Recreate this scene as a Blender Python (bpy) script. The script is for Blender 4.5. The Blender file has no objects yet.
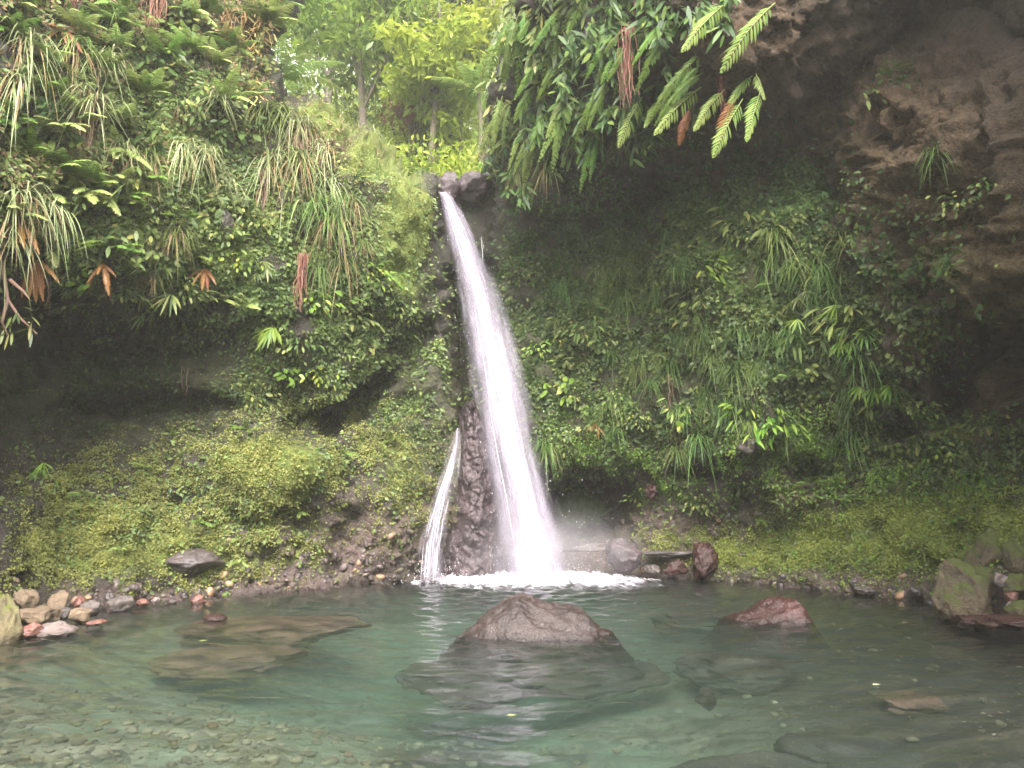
import bpy, math
import numpy as np
from mathutils import Matrix, Vector

rng = np.random.default_rng(11)
SC = bpy.context.scene
COL = SC.collection
F, CX, CY, PITCH, H = 800.0, 512.0, 384.0, math.radians(8.0), 1.7
SP, CP = math.sin(PITCH), math.cos(PITCH)

# ------------------------------------------------------------------ measuring helpers
def P(px, py, Y):
    """world point seen at pixel (px,py) of the photograph at ground distance Y"""
    px, py, Y = np.broadcast_arrays(np.asarray(px, float), np.asarray(py, float), np.asarray(Y, float))
    dx = (px - CX) / F; dz = (CY - py) / F
    y = CP - dz * SP; z = SP + dz * CP
    t = Y / y
    return np.stack([dx * t, Y, H + z * t], -1)

def wl(py):
    """distance at which the ray through row py meets the water level"""
    dz = (CY - np.asarray(py, float)) / F
    t = -H / (SP + dz * CP)
    return t * (CP - dz * SP)

def on_water(px, py, z=0.0):
    dz = (CY - py) / F
    t = (z - H) / (SP + dz * CP)
    return np.array([(px - CX) / F * t, t * (CP - dz * SP), z])

# ------------------------------------------------------------------ noise
_perm = np.random.default_rng(3).permutation(256)
_perm = np.concatenate([_perm, _perm, _perm])
_grad = np.random.default_rng(4).normal(size=(256, 3)); _grad /= np.linalg.norm(_grad, axis=1)[:, None]
def perlin(p):
    p = np.asarray(p, float); i = np.floor(p).astype(int); f = p - i; i &= 255
    u = f * f * f * (f * (f * 6 - 15) + 10)
    r = 0
    for dx in (0, 1):
        for dy in (0, 1):
            for dz in (0, 1):
                h = _perm[_perm[_perm[i[..., 0] + dx] + i[..., 1] + dy] + i[..., 2] + dz]
                g = _grad[h]
                d = (g * (f - np.array([dx, dy, dz]))).sum(-1)
                w = (u[..., 0] if dx else 1 - u[..., 0]) * (u[..., 1] if dy else 1 - u[..., 1]) * (u[..., 2] if dz else 1 - u[..., 2])
                r = r + d * w
    return r * 1.5
def fbm(p, s=1.0, o=4, rough=.5):
    p = np.asarray(p, float) * s; a = 1; r = 0
    for k in range(o):
        r = r + a * perlin(p + 17.3 * k); p = p * 2.03; a *= rough
    return r
def ridged(p, s=1.0, o=3):
    p = np.asarray(p, float) * s; a = 1; r = 0
    for k in range(o):
        r = r + a * (1 - 2 * np.abs(perlin(p + 31.7 * k))); p = p * 2.1; a *= .5
    return r
def cells(p, s=1.0, seed=5):
    """Worley noise: returns (distance to nearest, second nearest, a random value of the nearest cell)"""
    p = np.asarray(p, float) * s; i = np.floor(p).astype(int); f = p - i
    d1 = np.full(p.shape[:-1], 9.); d2 = d1.copy(); idv = d1.copy()
    tab = np.random.default_rng(seed).random((256, 4))
    for dx in (-1, 0, 1):
        for dy in (-1, 0, 1):
            for dz in (-1, 0, 1):
                c = (i + np.array([dx, dy, dz])) & 255
                h = _perm[_perm[_perm[c[..., 0]] + c[..., 1]] + c[..., 2]]
                q = tab[h]
                d = np.linalg.norm(q[..., :3] + np.array([dx, dy, dz]) - f, axis=-1)
                n = d < d1
                d2 = np.where(n, d1, np.minimum(d2, d)); idv = np.where(n, q[..., 3], idv); d1 = np.where(n, d, d1)
    return d1, d2, idv
def sstep(a, b, x):
    t = np.clip((x - a) / (b - a), 0, 1); return t * t * (3 - 2 * t)
def unit(v):
    v = np.asarray(v, float); return v / np.maximum(np.linalg.norm(v, axis=-1, keepdims=True), 1e-9)

# ------------------------------------------------------------------ mesh building
class MB:
    def __init__(s): s.v = []; s.f3 = []; s.f4 = []; s.c = []; s.uv = []; s.n = 0
    def add(s, v, quads=None, tris=None, tint=None, uv=None):
        v = np.asarray(v, float).reshape(-1, 3)
        if quads is not None and len(quads): s.f4.append(np.asarray(quads, int).reshape(-1, 4) + s.n)
        if tris is not None and len(tris): s.f3.append(np.asarray(tris, int).reshape(-1, 3) + s.n)
        t = np.zeros(len(v)) + (.5 if tint is None else tint)
        s.c.append(t); s.v.append(v); s.n += len(v)
        s.uv.append(np.zeros((len(v), 2)) if uv is None else np.asarray(uv).reshape(-1, 2))
        return s
    def mesh(s, name, mat=None, smooth=True, attrs=None, uv=False):
        me = bpy.data.meshes.new(name)
        v = np.concatenate(s.v); c = np.concatenate(s.c)
        q = np.concatenate(s.f4) if s.f4 else np.zeros((0, 4), int)
        t = np.concatenate(s.f3) if s.f3 else np.zeros((0, 3), int)
        lv = np.concatenate([q.ravel(), t.ravel()]).astype(np.int32)
        cnt = np.concatenate([np.full(len(q), 4), np.full(len(t), 3)]).astype(np.int32)
        st = np.concatenate([[0], np.cumsum(cnt)[:-1]]).astype(np.int32)
        me.vertices.add(len(v)); me.vertices.foreach_set('co', v.astype(np.float32).ravel())
        me.loops.add(len(lv)); me.loops.foreach_set('vertex_index', lv)
        me.polygons.add(len(cnt)); me.polygons.foreach_set('loop_start', st); me.polygons.foreach_set('loop_total', cnt)
        me.polygons.foreach_set('use_smooth', np.full(len(cnt), smooth))
        me.update(calc_edges=True); me.validate()
        a = me.attributes.new('tint', 'FLOAT', 'POINT'); a.data.foreach_set('value', c.astype(np.float32))
        for k, x in (attrs or {}).items():
            a = me.attributes.new(k, 'FLOAT', 'POINT'); a.data.foreach_set('value', np.asarray(x, np.float32).ravel())
        if uv:
            w = np.concatenate(s.uv); l = me.uv_layers.new(name='UVMap')
            l.data.foreach_set('uv', w[lv].astype(np.float32).ravel())
        if mat is not None: me.materials.append(mat)
        return me
    def obj(s, name, mat=None, parent=None, **k):
        return link(name, s.mesh(name, mat, **k), parent)

def link(name, me, parent=None, loc=None):
    o = bpy.data.objects.new(name, me); COL.objects.link(o)
    if parent is not None: o.parent = parent
    if loc is not None: o.location = [float(x) for x in loc]
    return o
def tag(o, label, cat, group=None):
    o['label'] = label; o['category'] = cat
    if group: o['group'] = group
    return o
def kind(o, k): o['kind'] = k; return o

def rhombs(mb, B, D, U, L, W, tint, fold=.12):
    """one folded four-point leaf per row"""
    n = len(B); D = unit(D); S = unit(np.cross(D, U)); N = np.cross(S, D)
    L = np.broadcast_to(L, n)[:, None]; W = np.broadcast_to(W, n)[:, None]
    m = B + D * L * .42
    v = np.stack([B, m + S * W * .5 + N * W * fold, B + D * L, m - S * W * .5 + N * W * fold], 1).reshape(-1, 3)
    k = np.arange(n)[:, None] * 4
    t = np.concatenate([k + np.array([0, 1, 2]), k + np.array([0, 2, 3])], 0)
    mb.add(v, tris=t, tint=np.repeat(np.broadcast_to(tint, n), 4))

def strips(mb, B, D, L, W, droop, tint, segs=5, side=None, taper='leaf', wig=0):
    """curved tapering blades that bend down under their own weight"""
    n = len(B); D = unit(D)
    L = np.broadcast_to(L, n)[:, None, None]; W = np.broadcast_to(W, n)[:, None, None]; dr = np.broadcast_to(droop, n)[:, None, None]
    t = np.linspace(0, 1, segs + 1)[None, :, None]
    p = B[:, None] + D[:, None] * L * t + np.array([0, 0, -1.]) * dr * L * t * t
    if wig: p = p + np.cumsum(rng.normal(size=(n, segs + 1, 3)) * wig, 1) * L * t
    tan = unit(np.gradient(p, axis=1))
    if side is None: side = np.cross(D, np.array([0, 0, 1.])) + 1e-4
    side = unit(side)[:, None] + 0 * tan
    if taper == 'leaf': w = np.sin(np.pi * np.clip(t * .93 + .05, 0, 1)) ** .8
    elif taper == 'blade': w = (1 - t ** 2.2) * (.55 + .45 * np.minimum(1, t * 4)) + .03
    else: w = 1 - .5 * t
    a = p - side * W * w * .5; b = p + side * W * w * .5
    v = np.stack([a, b], 2).reshape(-1, 3)
    k = (np.arange(n)[:, None] * (segs + 1) * 2 + np.arange(segs)[None] * 2).reshape(-1, 1)
    mb.add(v, quads=k + np.array([0, 1, 3, 2]), tint=np.repeat(np.broadcast_to(tint, n), (segs + 1) * 2),
           uv=np.stack([np.tile([0, 1], n * (segs + 1)), np.repeat(np.tile(t.ravel(), n), 2)], 1))

def tube(mb, pts, rad, ns=6, tint=.5):
    pts = np.asarray(pts, float); m = len(pts); rad = np.broadcast_to(rad, m)
    tan = unit(np.gradient(pts, axis=0)); ref = np.array([.3, .9, .2]); s = unit(np.cross(tan, ref)); u = np.cross(s, tan)
    a = np.linspace(0, 2 * np.pi, ns, endpoint=False)
    v = pts[:, None] + rad[:, None, None] * (np.cos(a)[None, :, None] * s[:, None] + np.sin(a)[None, :, None] * u[:, None])
    i, j = np.meshgrid(np.arange(m - 1), np.arange(ns), indexing='ij'); j2 = (j + 1) % ns
    q = np.stack([i * ns + j, i * ns + j2, (i + 1) * ns + j2, (i + 1) * ns + j], -1).reshape(-1, 4)
    mb.add(v.reshape(-1, 3), quads=q, tint=tint)

# ------------------------------------------------------------------ materials
class NT:
    def __init__(s, name):
        s.m = bpy.data.materials.new(name); s.m.use_nodes = True
        s.t = s.m.node_tree; s.t.nodes.clear(); s.out = s.t.nodes.new('ShaderNodeOutputMaterial')
    def n(s, typ, ins=None, **props):
        d = s.t.nodes.new('ShaderNode' + typ)
        for k, v in props.items(): setattr(d, k, v)
        for k, v in (ins or {}).items(): s.set(d.inputs[k], v)
        return d
    def set(s, sock, v):
        if isinstance(v, bpy.types.NodeSocket): s.t.links.new(v, sock)
        elif isinstance(v, bpy.types.Node): s.t.links.new(v.outputs[0], sock)
        else:
            if isinstance(v, (tuple, list)) and len(v) == 3 and sock.type == 'RGBA': v = (*v, 1)
            sock.default_value = v
    def mix(s, f, a, b, blend='MIX'):
        d = s.n('Mix', data_type='RGBA', blend_type=blend)
        s.set(d.inputs[0], f); s.set(d.inputs[6], a); s.set(d.inputs[7], b); return d.outputs[2]
    def math(s, op, a, b=0.0, clamp=False):
        d = s.n('Math', operation=op, use_clamp=clamp); s.set(d.inputs[0], a); s.set(d.inputs[1], b); return d.outputs[0]
    def noise(s, scale, detail=4, rough=.55, vec=None, dist=0):
        d = s.n('TexNoise', {'Scale': scale, 'Detail': detail, 'Roughness': rough, 'Distortion': dist})
        if vec is not None: s.set(d.inputs['Vector'], vec)
        return d.outputs[0]
    def ramp(s, x, a, b):
        d = s.n('MapRange', {'From Min': a, 'From Max': b}); d.clamp = True; s.set(d.inputs[0], x); return d.outputs[0]
    def attr(s, name): return s.n('Attribute', attribute_name=name).outputs['Fac']
    def pos(s): return s.n('NewGeometry').outputs['Position']
    def objco(s): return s.n('TexCoord').outputs['Object']
    def surf(s, x): s.set(s.out.inputs['Surface'], x); return s.m

def foliage(name, a, b, c=None, trans=.3, rough=.45, spec=.35):
    """leaf material: colour varies leaf by leaf (tint) and a little by plant"""
    t = NT(name)
    x = t.attr('tint'); col = t.mix(t.ramp(x, .1, .8), a, b)
    if c is not None: col = t.mix(t.ramp(x, .82, .98), col, c)
    r = t.n('ObjectInfo').outputs['Random']
    hs = t.n('HueSaturation', {'Color': col, 'Hue': t.math('ADD', t.math('MULTIPLY', r, .03), .485), 'Value': t.math('ADD', t.math('MULTIPLY', r, .5), .75)})
    bs = t.n('BsdfPrincipled', {'Base Color': hs, 'Roughness': rough, 'Specular IOR Level': spec})
    tr = t.n('BsdfTranslucent', {'Color': hs})
    mx = t.n('MixShader', {0: trans, 1: bs, 2: tr})
    return t.surf(mx)

M = {}
M['leaf_mid'] = foliage('leaf_mid', (.055, .09, .026), (.18, .225, .06), (.31, .29, .09))
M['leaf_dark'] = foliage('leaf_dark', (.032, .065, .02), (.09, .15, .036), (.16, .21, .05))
M['leaf_bright'] = foliage('leaf_bright', (.08, .17, .02), (.22, .33, .05), (.35, .38, .07))
M['moss_leaf'] = foliage('moss_leaf', (.10, .12, .03), (.26, .285, .065), (.36, .37, .1), trans=.15, rough=.6)
M['moss_green'] = foliage('moss_green', (.10, .13, .028), (.27, .33, .06), (.38, .4, .1), trans=.15, rough=.6)  # moss colour lightened to make up for the overhang's shade
M['fern_bright'] = foliage('fern_bright', (.14, .24, .05), (.31, .4, .11), (.4, .42, .15))
M['fern_pale'] = foliage('fern_pale', (.16, .22, .05), (.3, .36, .11), (.42, .4, .18))
M['fern_mid'] = foliage('fern_mid', (.06, .13, .02), (.14, .23, .04), (.26, .28, .06))
M['fern_rust'] = foliage('fern_rust', (.19, .08, .03), (.32, .15, .05), (.36, .25, .08))
M['grass_green'] = foliage('grass_green', (.07, .12, .025), (.17, .23, .06), (.3, .31, .14))
M['grass_pale'] = foliage('grass_pale', (.17, .21, .08), (.38, .42, .22), (.45, .43, .26), rough=.35)
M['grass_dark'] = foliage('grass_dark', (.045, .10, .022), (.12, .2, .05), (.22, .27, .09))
M['dry'] = foliage('dry_blade', (.14, .09, .045), (.3, .2, .1), (.38, .28, .15), trans=.15, rough=.7)
M['dry_gold'] = foliage('dry_gold', (.2, .12, .04), (.34, .23, .08), (.3, .3, .1), trans=.25, rough=.7)
M['root'] = foliage('red_root', (.12, .045, .035), (.26, .11, .08), (.32, .18, .13), trans=.05, rough=.8)
M['root_brown'] = foliage('brown_root', (.1, .06, .04), (.24, .15, .1), (.32, .22, .16), trans=.05, rough=.8)
M['tree_leaf'] = foliage('tree_leaf', (.08, .14, .02), (.25, .32, .05), (.4, .42, .1), trans=.45)  # green lightened in colour to imitate sunlit, veiled foliage in the gap
M['tree_leaf_lime'] = foliage('tree_leaf_lime', (.2, .28, .03), (.42, .48, .07), (.52, .52, .14), trans=.5)  # lime leaf colour, lightened too for the gap's sunlight and veil
M['tree_leaf_deep'] = foliage('tree_leaf_deep', (.03, .065, .018), (.09, .14, .035), (.16, .2, .05), trans=.35)
M['tree_leaf_rust'] = foliage('tree_leaf_rust', (.14, .06, .035), (.24, .12, .06), (.3, .2, .08), trans=.3)

def bark():
    t = NT('bark'); v = t.objco()
    c = t.mix(t.noise(6, 5, .6, v), (.05, .04, .03), (.2, .16, .12)); c = t.mix(t.ramp(t.noise(3, 3, .5, v), .5, .65), c, (.09, .11, .03))
    b = t.n('Bump', {'Height': t.noise(25, 4, .6, v), 'Strength': .6, 'Distance': .02})
    return t.surf(t.n('BsdfPrincipled', {'Base Color': c, 'Roughness': .9, 'Normal': b}))
M['bark'] = bark()

def cliff_mat():
    t = NT('cliff_rock'); p = t.pos()
    n1 = t.noise(1.6, 6, .62, p); n2 = t.noise(9, 5, .65, p); n3 = t.noise(38, 4, .7, p)
    vor = t.n('TexVoronoi', {'Vector': p, 'Scale': 7.5, 'Randomness': 1.0}, feature='F1')
    vorc = vor.outputs['Color']; vord = vor.outputs['Distance']
    dark = t.mix(n2, (.022, .02, .018), (.085, .07, .06))
    n5 = t.noise(24, 6, .72, p)
    brown = t.mix(t.ramp(t.math('ADD', t.math('MULTIPLY', n2, .45), t.math('MULTIPLY', n5, .55)), .38, .62), (.025, .015, .008), (.17, .105, .055))
    purple = t.mix(t.ramp(n2, .3, .7), (.045, .03, .03), (.19, .125, .12))
    base = t.mix(t.attr('brown'), dark, brown)
    cob = t.n('SeparateColor', {0: vorc}).outputs[0]
    base = t.mix(t.attr('rubble'), base, t.mix(cob, purple, t.mix(n3, (.05, .042, .035), (.27, .2, .16))))
    base = t.mix(t.ramp(n3, .62, .75), base, t.mix(.5, base, (.25, .22, .18)))
    # algae film and moss, clumpy
    al = t.math('MULTIPLY', t.attr('algae'), t.ramp(t.math('ADD', t.math('MULTIPLY', n2, .5), t.math('MULTIPLY', n1, .5)), .36, .6))
    base = t.mix(al, base, t.mix(t.ramp(n3, .3, .7), (.04, .052, .018), (.13, .15, .045)))
    mk = t.math('ADD', t.math('MULTIPLY', n2, .55), t.math('ADD', t.math('MULTIPLY', n1, .3), t.math('MULTIPLY', n3, .15)))
    ms = t.ramp(t.math('ADD', mk, t.math('SUBTRACT', t.attr('moss'), .5)), .42, .6)
    mosscol = t.mix(t.ramp(n3, .3, .72), (.07, .095, .018), t.mix(t.ramp(n1, .35, .65), (.17, .24, .04), (.28, .29, .07)))
    base = t.mix(ms, base, mosscol)
    h = t.math('ADD', t.math('ADD', t.math('MULTIPLY', n2, .9), t.math('MULTIPLY', n5, .6)), t.math('ADD', t.math('MULTIPLY', n3, .35), t.math('MULTIPLY', t.math('MULTIPLY', vord, t.attr('rubble')), -1.1)))
    b = t.n('Bump', {'Height': h, 'Strength': 1.0, 'Distance': .09})
    wet = t.attr('wet')
    rough = t.math('SUBTRACT', .9, t.math('MULTIPLY', t.math('MULTIPLY', wet, t.math('SUBTRACT', 1.0, ms)), .6))
    return t.surf(t.n('BsdfPrincipled', {'Base Color': base, 'Roughness': rough, 'Specular IOR Level': .4, 'Normal': b}))
M['cliff'] = cliff_mat()

def stone_mat(name, a, b, moss=0.0, rough=.75, mosscol=(.17, .19, .03), wet_murk=True, bump=.5):
    """stone; the band just above the water is wet, so darker and glossy; moss settles on its upper faces"""
    t = NT(name); p = t.pos(); o = t.objco()
    n1 = t.noise(2.2, 5, .6, p); n2 = t.noise(14, 5, .65, p); n3 = t.noise(60, 3, .7, p)
    c = t.mix(t.ramp(t.math('ADD', t.math('MULTIPLY', n1, .5), t.math('MULTIPLY', n2, .5)), .35, .65), a, b)
    c = t.mix(t.ramp(n3, .6, .72), c, t.mix(.6, c, (.5, .46, .42)))
    z = t.n('SeparateXYZ', {0: p}).outputs[2]
    nz = t.n('SeparateXYZ', {0: t.n('NewGeometry').outputs['Normal']}).outputs[2]
    r = rough
    if wet_murk:
        w = t.ramp(t.math('ADD', z, t.math('MULTIPLY', n1, -.08)), .06, -.02)
        c = t.mix(w, c, t.mix(.6, c, (.02, .014, .012))); c = t.mix(t.ramp(z, -.01, -.12), c, t.mix(.8, c, (.018, .016, .012))); r = t.math('SUBTRACT', rough, t.math('MULTIPLY', w, max(.0, rough - .2)))  # wet band, then colour darkened below the surface to imitate murky water
    if moss:
        m = t.math('MULTIPLY', t.ramp(t.math('ADD', nz, t.math('MULTIPLY', n2, 1.2)), 1.25 - moss, 1.6 - moss), t.ramp(z, .08, .2))
        c = t.mix(m, c, t.mix(n3, mosscol, (mosscol[0] * .5, mosscol[1] * .55, mosscol[2] * .5)))
    b = t.n('Bump', {'Height': t.math('ADD', n2, t.math('MULTIPLY', n3, .35)), 'Strength': bump, 'Distance': .03})
    return t.surf(t.n('BsdfPrincipled', {'Base Color': c, 'Roughness': r, 'Normal': b, 'Specular IOR Level': .5}))
M['st_tan'] = stone_mat('tan_stone', (.12, .085, .055), (.29, .21, .135), moss=0, bump=1.0)
M['st_yellow'] = stone_mat('yellow_stone', (.1, .085, .045), (.25, .2, .1), moss=.12, bump=1.0)
M['st_pale'] = stone_mat('pale_stone', (.15, .115, .105), (.31, .25, .235), rough=.35)
M['st_red'] = stone_mat('red_stone', (.11, .045, .035), (.26, .12, .095), rough=.35)
M['st_grey'] = stone_mat('grey_stone', (.06, .05, .045), (.19, .155, .14), rough=.6, bump=1.0)
M['st_dark'] = stone_mat('dark_stone', (.035, .03, .03), (.1, .08, .075), rough=.45)
M['st_moss'] = stone_mat('mossy_stone', (.05, .038, .026), (.17, .125, .075), moss=.62, mosscol=(.10, .115, .025), bump=1.2)
M['st_boulder'] = stone_mat('boulder_stone', (.02, .014, .013), (.078, .054, .05), rough=.3, bump=1.0)
M['st_redwet'] = stone_mat('wet_red_stone', (.022, .009, .008), (.075, .03, .026), rough=.2, bump=1.0)
M['st_sub_red'] = stone_mat('sunken_red_stone', (.06, .03, .02), (.14, .075, .05), wet_murk=False)
M['st_sub_dark'] = stone_mat('sunken_dark_stone', (.018, .016, .013), (.055, .047, .035), wet_murk=False)
M['st_sub_mid'] = stone_mat('sunken_brown_stone', (.045, .038, .025), (.12, .1, .07), wet_murk=False)
M['st_wetdark'] = stone_mat('soaked_rock', (.025, .018, .02), (.11, .08, .085), rough=.2, bump=1.0)
M['wood'] = stone_mat('driftwood', (.04, .03, .028), (.14, .11, .1), rough=.5)

# ------------------------------------------------------------------ cliffs: measured control depths
SH = np.array([(-420, 790), (-350, 760), (-150, 690), (0, 632), (60, 613), (130, 603), (200, 597), (300, 588), (400, 582), (450, 578), (560, 574), (640, 574),
               (740, 582), (840, 591), (900, 598), (980, 612), (1024, 621), (1100, 642), (1300, 705), (1400, 735)], float)
def base_depth(px): return wl(np.interp(px, SH[:, 0], SH[:, 1]))
LEFT = {-350: [(-350, 1.5), (-150, .5), (0, 0), (280, -.2), (350, 1.2), (430, 1.6), (520, 1.1), (760, 0)],
        -150: [(-350, 3.2), (-150, 2), (0, 1.2), (150, .8), (280, .8), (335, 2.6), (430, 3.4), (500, 2.6), (600, 1), (700, 0)],
        0: [(-350, 3), (-150, 1.5), (0, .7), (100, .3), (200, 0), (285, .2), (335, 1.7), (430, 2.6), (500, 2.2), (570, .9), (628, .05)],
        100: [(-350, 2.5), (-150, .8), (0, .1), (100, -.4), (200, -.6), (270, -.3), (325, 1.7), (430, 2.4), (500, 1.1), (560, .4), (605, 0)],
        200: [(-350, 2), (-150, 1), (0, .3), (130, -.4), (200, -.5), (300, 0), (365, 1.2), (420, 1.3), (470, .5), (540, .45), (597, 0)],
        300: [(-350, 3), (-150, 2.4), (0, 1.8), (105, .2), (200, -.6), (300, -.6), (350, -.3), (405, .35), (432, 0), (465, -1.0), (500, -.1), (540, .25), (588, 0)],
        380: [(150, .2), (220, -.6), (290, -.6), (330, .1), (365, -.4), (405, .6), (430, 0), (480, -.2), (540, .1), (584, 0)],
        445: [(200, .3), (260, .4), (350, .3), (450, 0), (540, 0), (580, 0)],
        470: [(200, .6), (400, .4), (580, 0)]}
RIGHT = {480: [(150, 1.3), (300, 1.3), (450, 1.3), (580, .9)],
         550: [(-350, -6), (-150, -4.6), (0, -3.7), (100, -3.2), (180, -2.2), (230, -.7), (300, 0), (400, 0), (455, .1), (500, 1.6), (545, 1.2), (576, .2)],
         600: [(480, .2), (505, 2), (540, 1.5), (575, .2)],
         640: [(-350, -7), (-150, -5.5), (0, -4.6), (80, -4.2), (140, -3.6), (195, -1.4), (260, -1), (380, -1), (455, -.9), (500, .3), (540, .1), (576, 0)],
         740: [(-350, -7.5), (-150, -6), (0, -4.8), (60, -4.6), (95, -4), (140, -1.6), (220, -1.4), (320, -1.4), (420, -1.2), (470, -.6), (500, .2), (540, .3), (582, 0)],
         840: [(-350, -5), (-150, -4), (0, -2.8), (50, -2.2), (95, -.9), (200, -.6), (300, -.8), (400, -.4), (460, .5), (490, .5), (540, .4), (591, 0)],
         900: [(-350, -4), (-150, -3.2), (-20, -2.2), (40, -.9), (120, -1.9), (220, -1.8), (300, -1.4), (345, -1), (400, .1), (440, .5), (480, .6), (540, .4), (598, 0)],
         980: [(-350, -3.5), (-150, -2.8), (-40, -2), (30, -1), (120, -2.0), (220, -1.9), (310, -1.5), (345, .5), (420, 1.1), (450, .7), (480, .9), (560, .5), (612, 0)],
         1100: [(-350, -3), (0, -1.6), (120, -1.8), (310, -1), (400, .9), (480, 1), (580, .5), (642, 0)],
         1300: [(-350, -2.5), (0, -1.5), (300, -.8), (480, .6), (600, .4), (705, 0)]}
def tps(ctrl):
    pts = np.array([(x, y, d) for x, l in ctrl.items() for y, d in l], float)
    pts = np.concatenate([pts, [(x, 850, 0.0) for x in ctrl]])
    A = pts[:, :2] / 100.; n = len(A)
    K = np.linalg.norm(A[:, None] - A[None], axis=-1)
    Q = np.concatenate([np.ones((n, 1)), A], 1)
    S = np.block([[K, Q], [Q.T, np.zeros((3, 3))]])
    w = np.linalg.solve(S, np.concatenate([pts[:, 2], np.zeros(3)]))
    def f(px, py):
        q = np.stack([px, py], -1) / 100.; r = w[n] + q @ w[n + 1:]
        for k in range(n): r = r + w[k] * np.linalg.norm(q - A[k], axis=-1)
        return r
    return f
fL, fR = tps(LEFT), tps(RIGHT)
POLY_L = np.array([(-600, -600), (312, -600), (305, 0), (281, 55), (286, 98), (318, 106), (352, 132), (400, 166), (432, 192), (446, 230), (454, 300), (462, 400), (474, 600), (474, 1000), (-600, 1000)], float)
POLY_R = np.array([(1600, -600), (512, -600), (518, 0), (500, 50), (484, 120), (488, 160), (499, 195), (487, 250), (480, 300), (468, 420), (462, 600), (462, 1000), (1600, 1000)], float)
def sdist(poly, px, py):
    d = np.full(px.shape, 1e9); ins = np.zeros(px.shape, bool)
    for k in range(len(poly)):
        a, b = poly[k], poly[(k + 1) % len(poly)]; e = b - a
        t = np.clip(((px - a[0]) * e[0] + (py - a[1]) * e[1]) / (e @ e), 0, 1)
        d = np.minimum(d, np.hypot(px - a[0] - t * e[0], py - a[1] - t * e[1]))
        if a[1] != b[1]:
            c = ((a[1] > py) != (b[1] > py)) & (px < (b[0] - a[0]) * (py - a[1]) / (b[1] - a[1]) + a[0]); ins ^= c
    return np.where(ins, d, -d)
STEP = 3.0
gx = np.arange(-400, 1400, STEP); gy = np.arange(-350, 800, STEP)
PX, PY = np.meshgrid(gx, gy)
bd = base_depth(PX)
dL = sdist(POLY_L, PX, PY); dR = sdist(POLY_R, PX, PY)
wob = 10 * fbm(np.stack([PX / 40, PY / 40, 0 * PX], -1), 1, 3)
dL = dL + wob; dR = dR + wob
YL = bd + fL(PX, PY) + 3.5 * np.clip(1 - dL / 20, 0, 1) ** 3
YR = bd + fR(PX, PY) + 2.0 * np.clip(1 - dR / 14, 0, 1) ** 3 * (PY < 300)
BACK = 20.6 + 0 * PX
YY = np.where(dL > 0, YL, BACK); YY = np.where((dR > 0), np.minimum(YY, YR), YY)
KEEP = (dL > 0) | (dR > 0) | (PY > 178)
G0 = P(PX, PY, YY)
def grid_normals(G):
    n = np.cross(np.gradient(G, axis=1), np.gradient(G, axis=0)); n = unit(n)
    return np.where((n[..., 1] > 0)[..., None], -n, n)
def blur(a, k=2):
    for ax in (0, 1):
        b = a.copy()
        for s in range(1, k + 1): b = b + np.roll(a, s, ax) + np.roll(a, -s, ax)
        a = b / (2 * k + 1)
    return a
NRM = unit(np.stack([blur(grid_normals(G0)[..., i], 4) for i in range(3)], -1))

# zone fields (where the rock is mossy, brown, wet, rubbly) in measured coordinates
def blob(l, px=None, py=None):
    px = PX if px is None else px; py = PY if py is None else py
    r = 0 * px
    for cx, cy, rx, ry, w in l:
        r = np.maximum(r, w * np.exp(-(((px - cx) / rx) ** 2 + ((py - cy) / ry) ** 2)))
    return r
Z_RUBBLE = [(370, 540, 110, 50, 1), (440, 530, 60, 60, 1), (300, 585, 90, 16, 1), (670, 520, 90, 34, .9), (850, 585, 130, 14, .9), (480, 500, 45, 90, .8), (140, 600, 150, 10, .9), (660, 560, 90, 16, 1), (800, 490, 60, 26, .8), (1000, 610, 60, 14, .8)]
Z_MOSS = [(270, 470, 100, 42, .75), (120, 545, 150, 50, .75), (402, 236, 30, 80, 1), (330, 126, 45, 28, .95), (372, 165, 34, 30, .95), (930, 535, 170, 46, .9), (770, 555, 130, 24, .7), (230, 560, 90, 36, .55), (700, 500, 30, 20, .5), (600, 440, 60, 30, .45), (810, 440, 70, 30, .5), (400, 470, 50, 60, .55), (960, 440, 60, 30, .5), (225, 215, 60, 40, .4)]
Z_BROWN = [(900, 170, 170, 150, 1), (980, 260, 150, 120, 1), (760, 40, 110, 60, .9), (800, 500, 35, 25, .9), (1000, 380, 80, 60, .8), (330, 150, 50, 40, .7), (690, 220, 25, 60, .6), (880, 350, 60, 60, .5)]
Z_WET = [(470, 400, 60, 230, 1), (440, 560, 110, 40, .9), (620, 520, 90, 60, .8), (500, 250, 40, 90, .8)]
Z_ALGAE = [(700, 310, 200, 150, 1), (150, 380, 260, 90, .7), (560, 330, 70, 150, .9), (930, 300, 120, 90, .55), (430, 420, 60, 90, .7), (150, 150, 260, 150, .6), (900, 480, 160, 80, .8), (790, 180, 60, 60, .5)]
RUB = blob(Z_RUBBLE); MOS = blob(Z_MOSS); BRN = blob(Z_BROWN); WET = blob(Z_WET); ALG = blob(Z_ALGAE)

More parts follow.
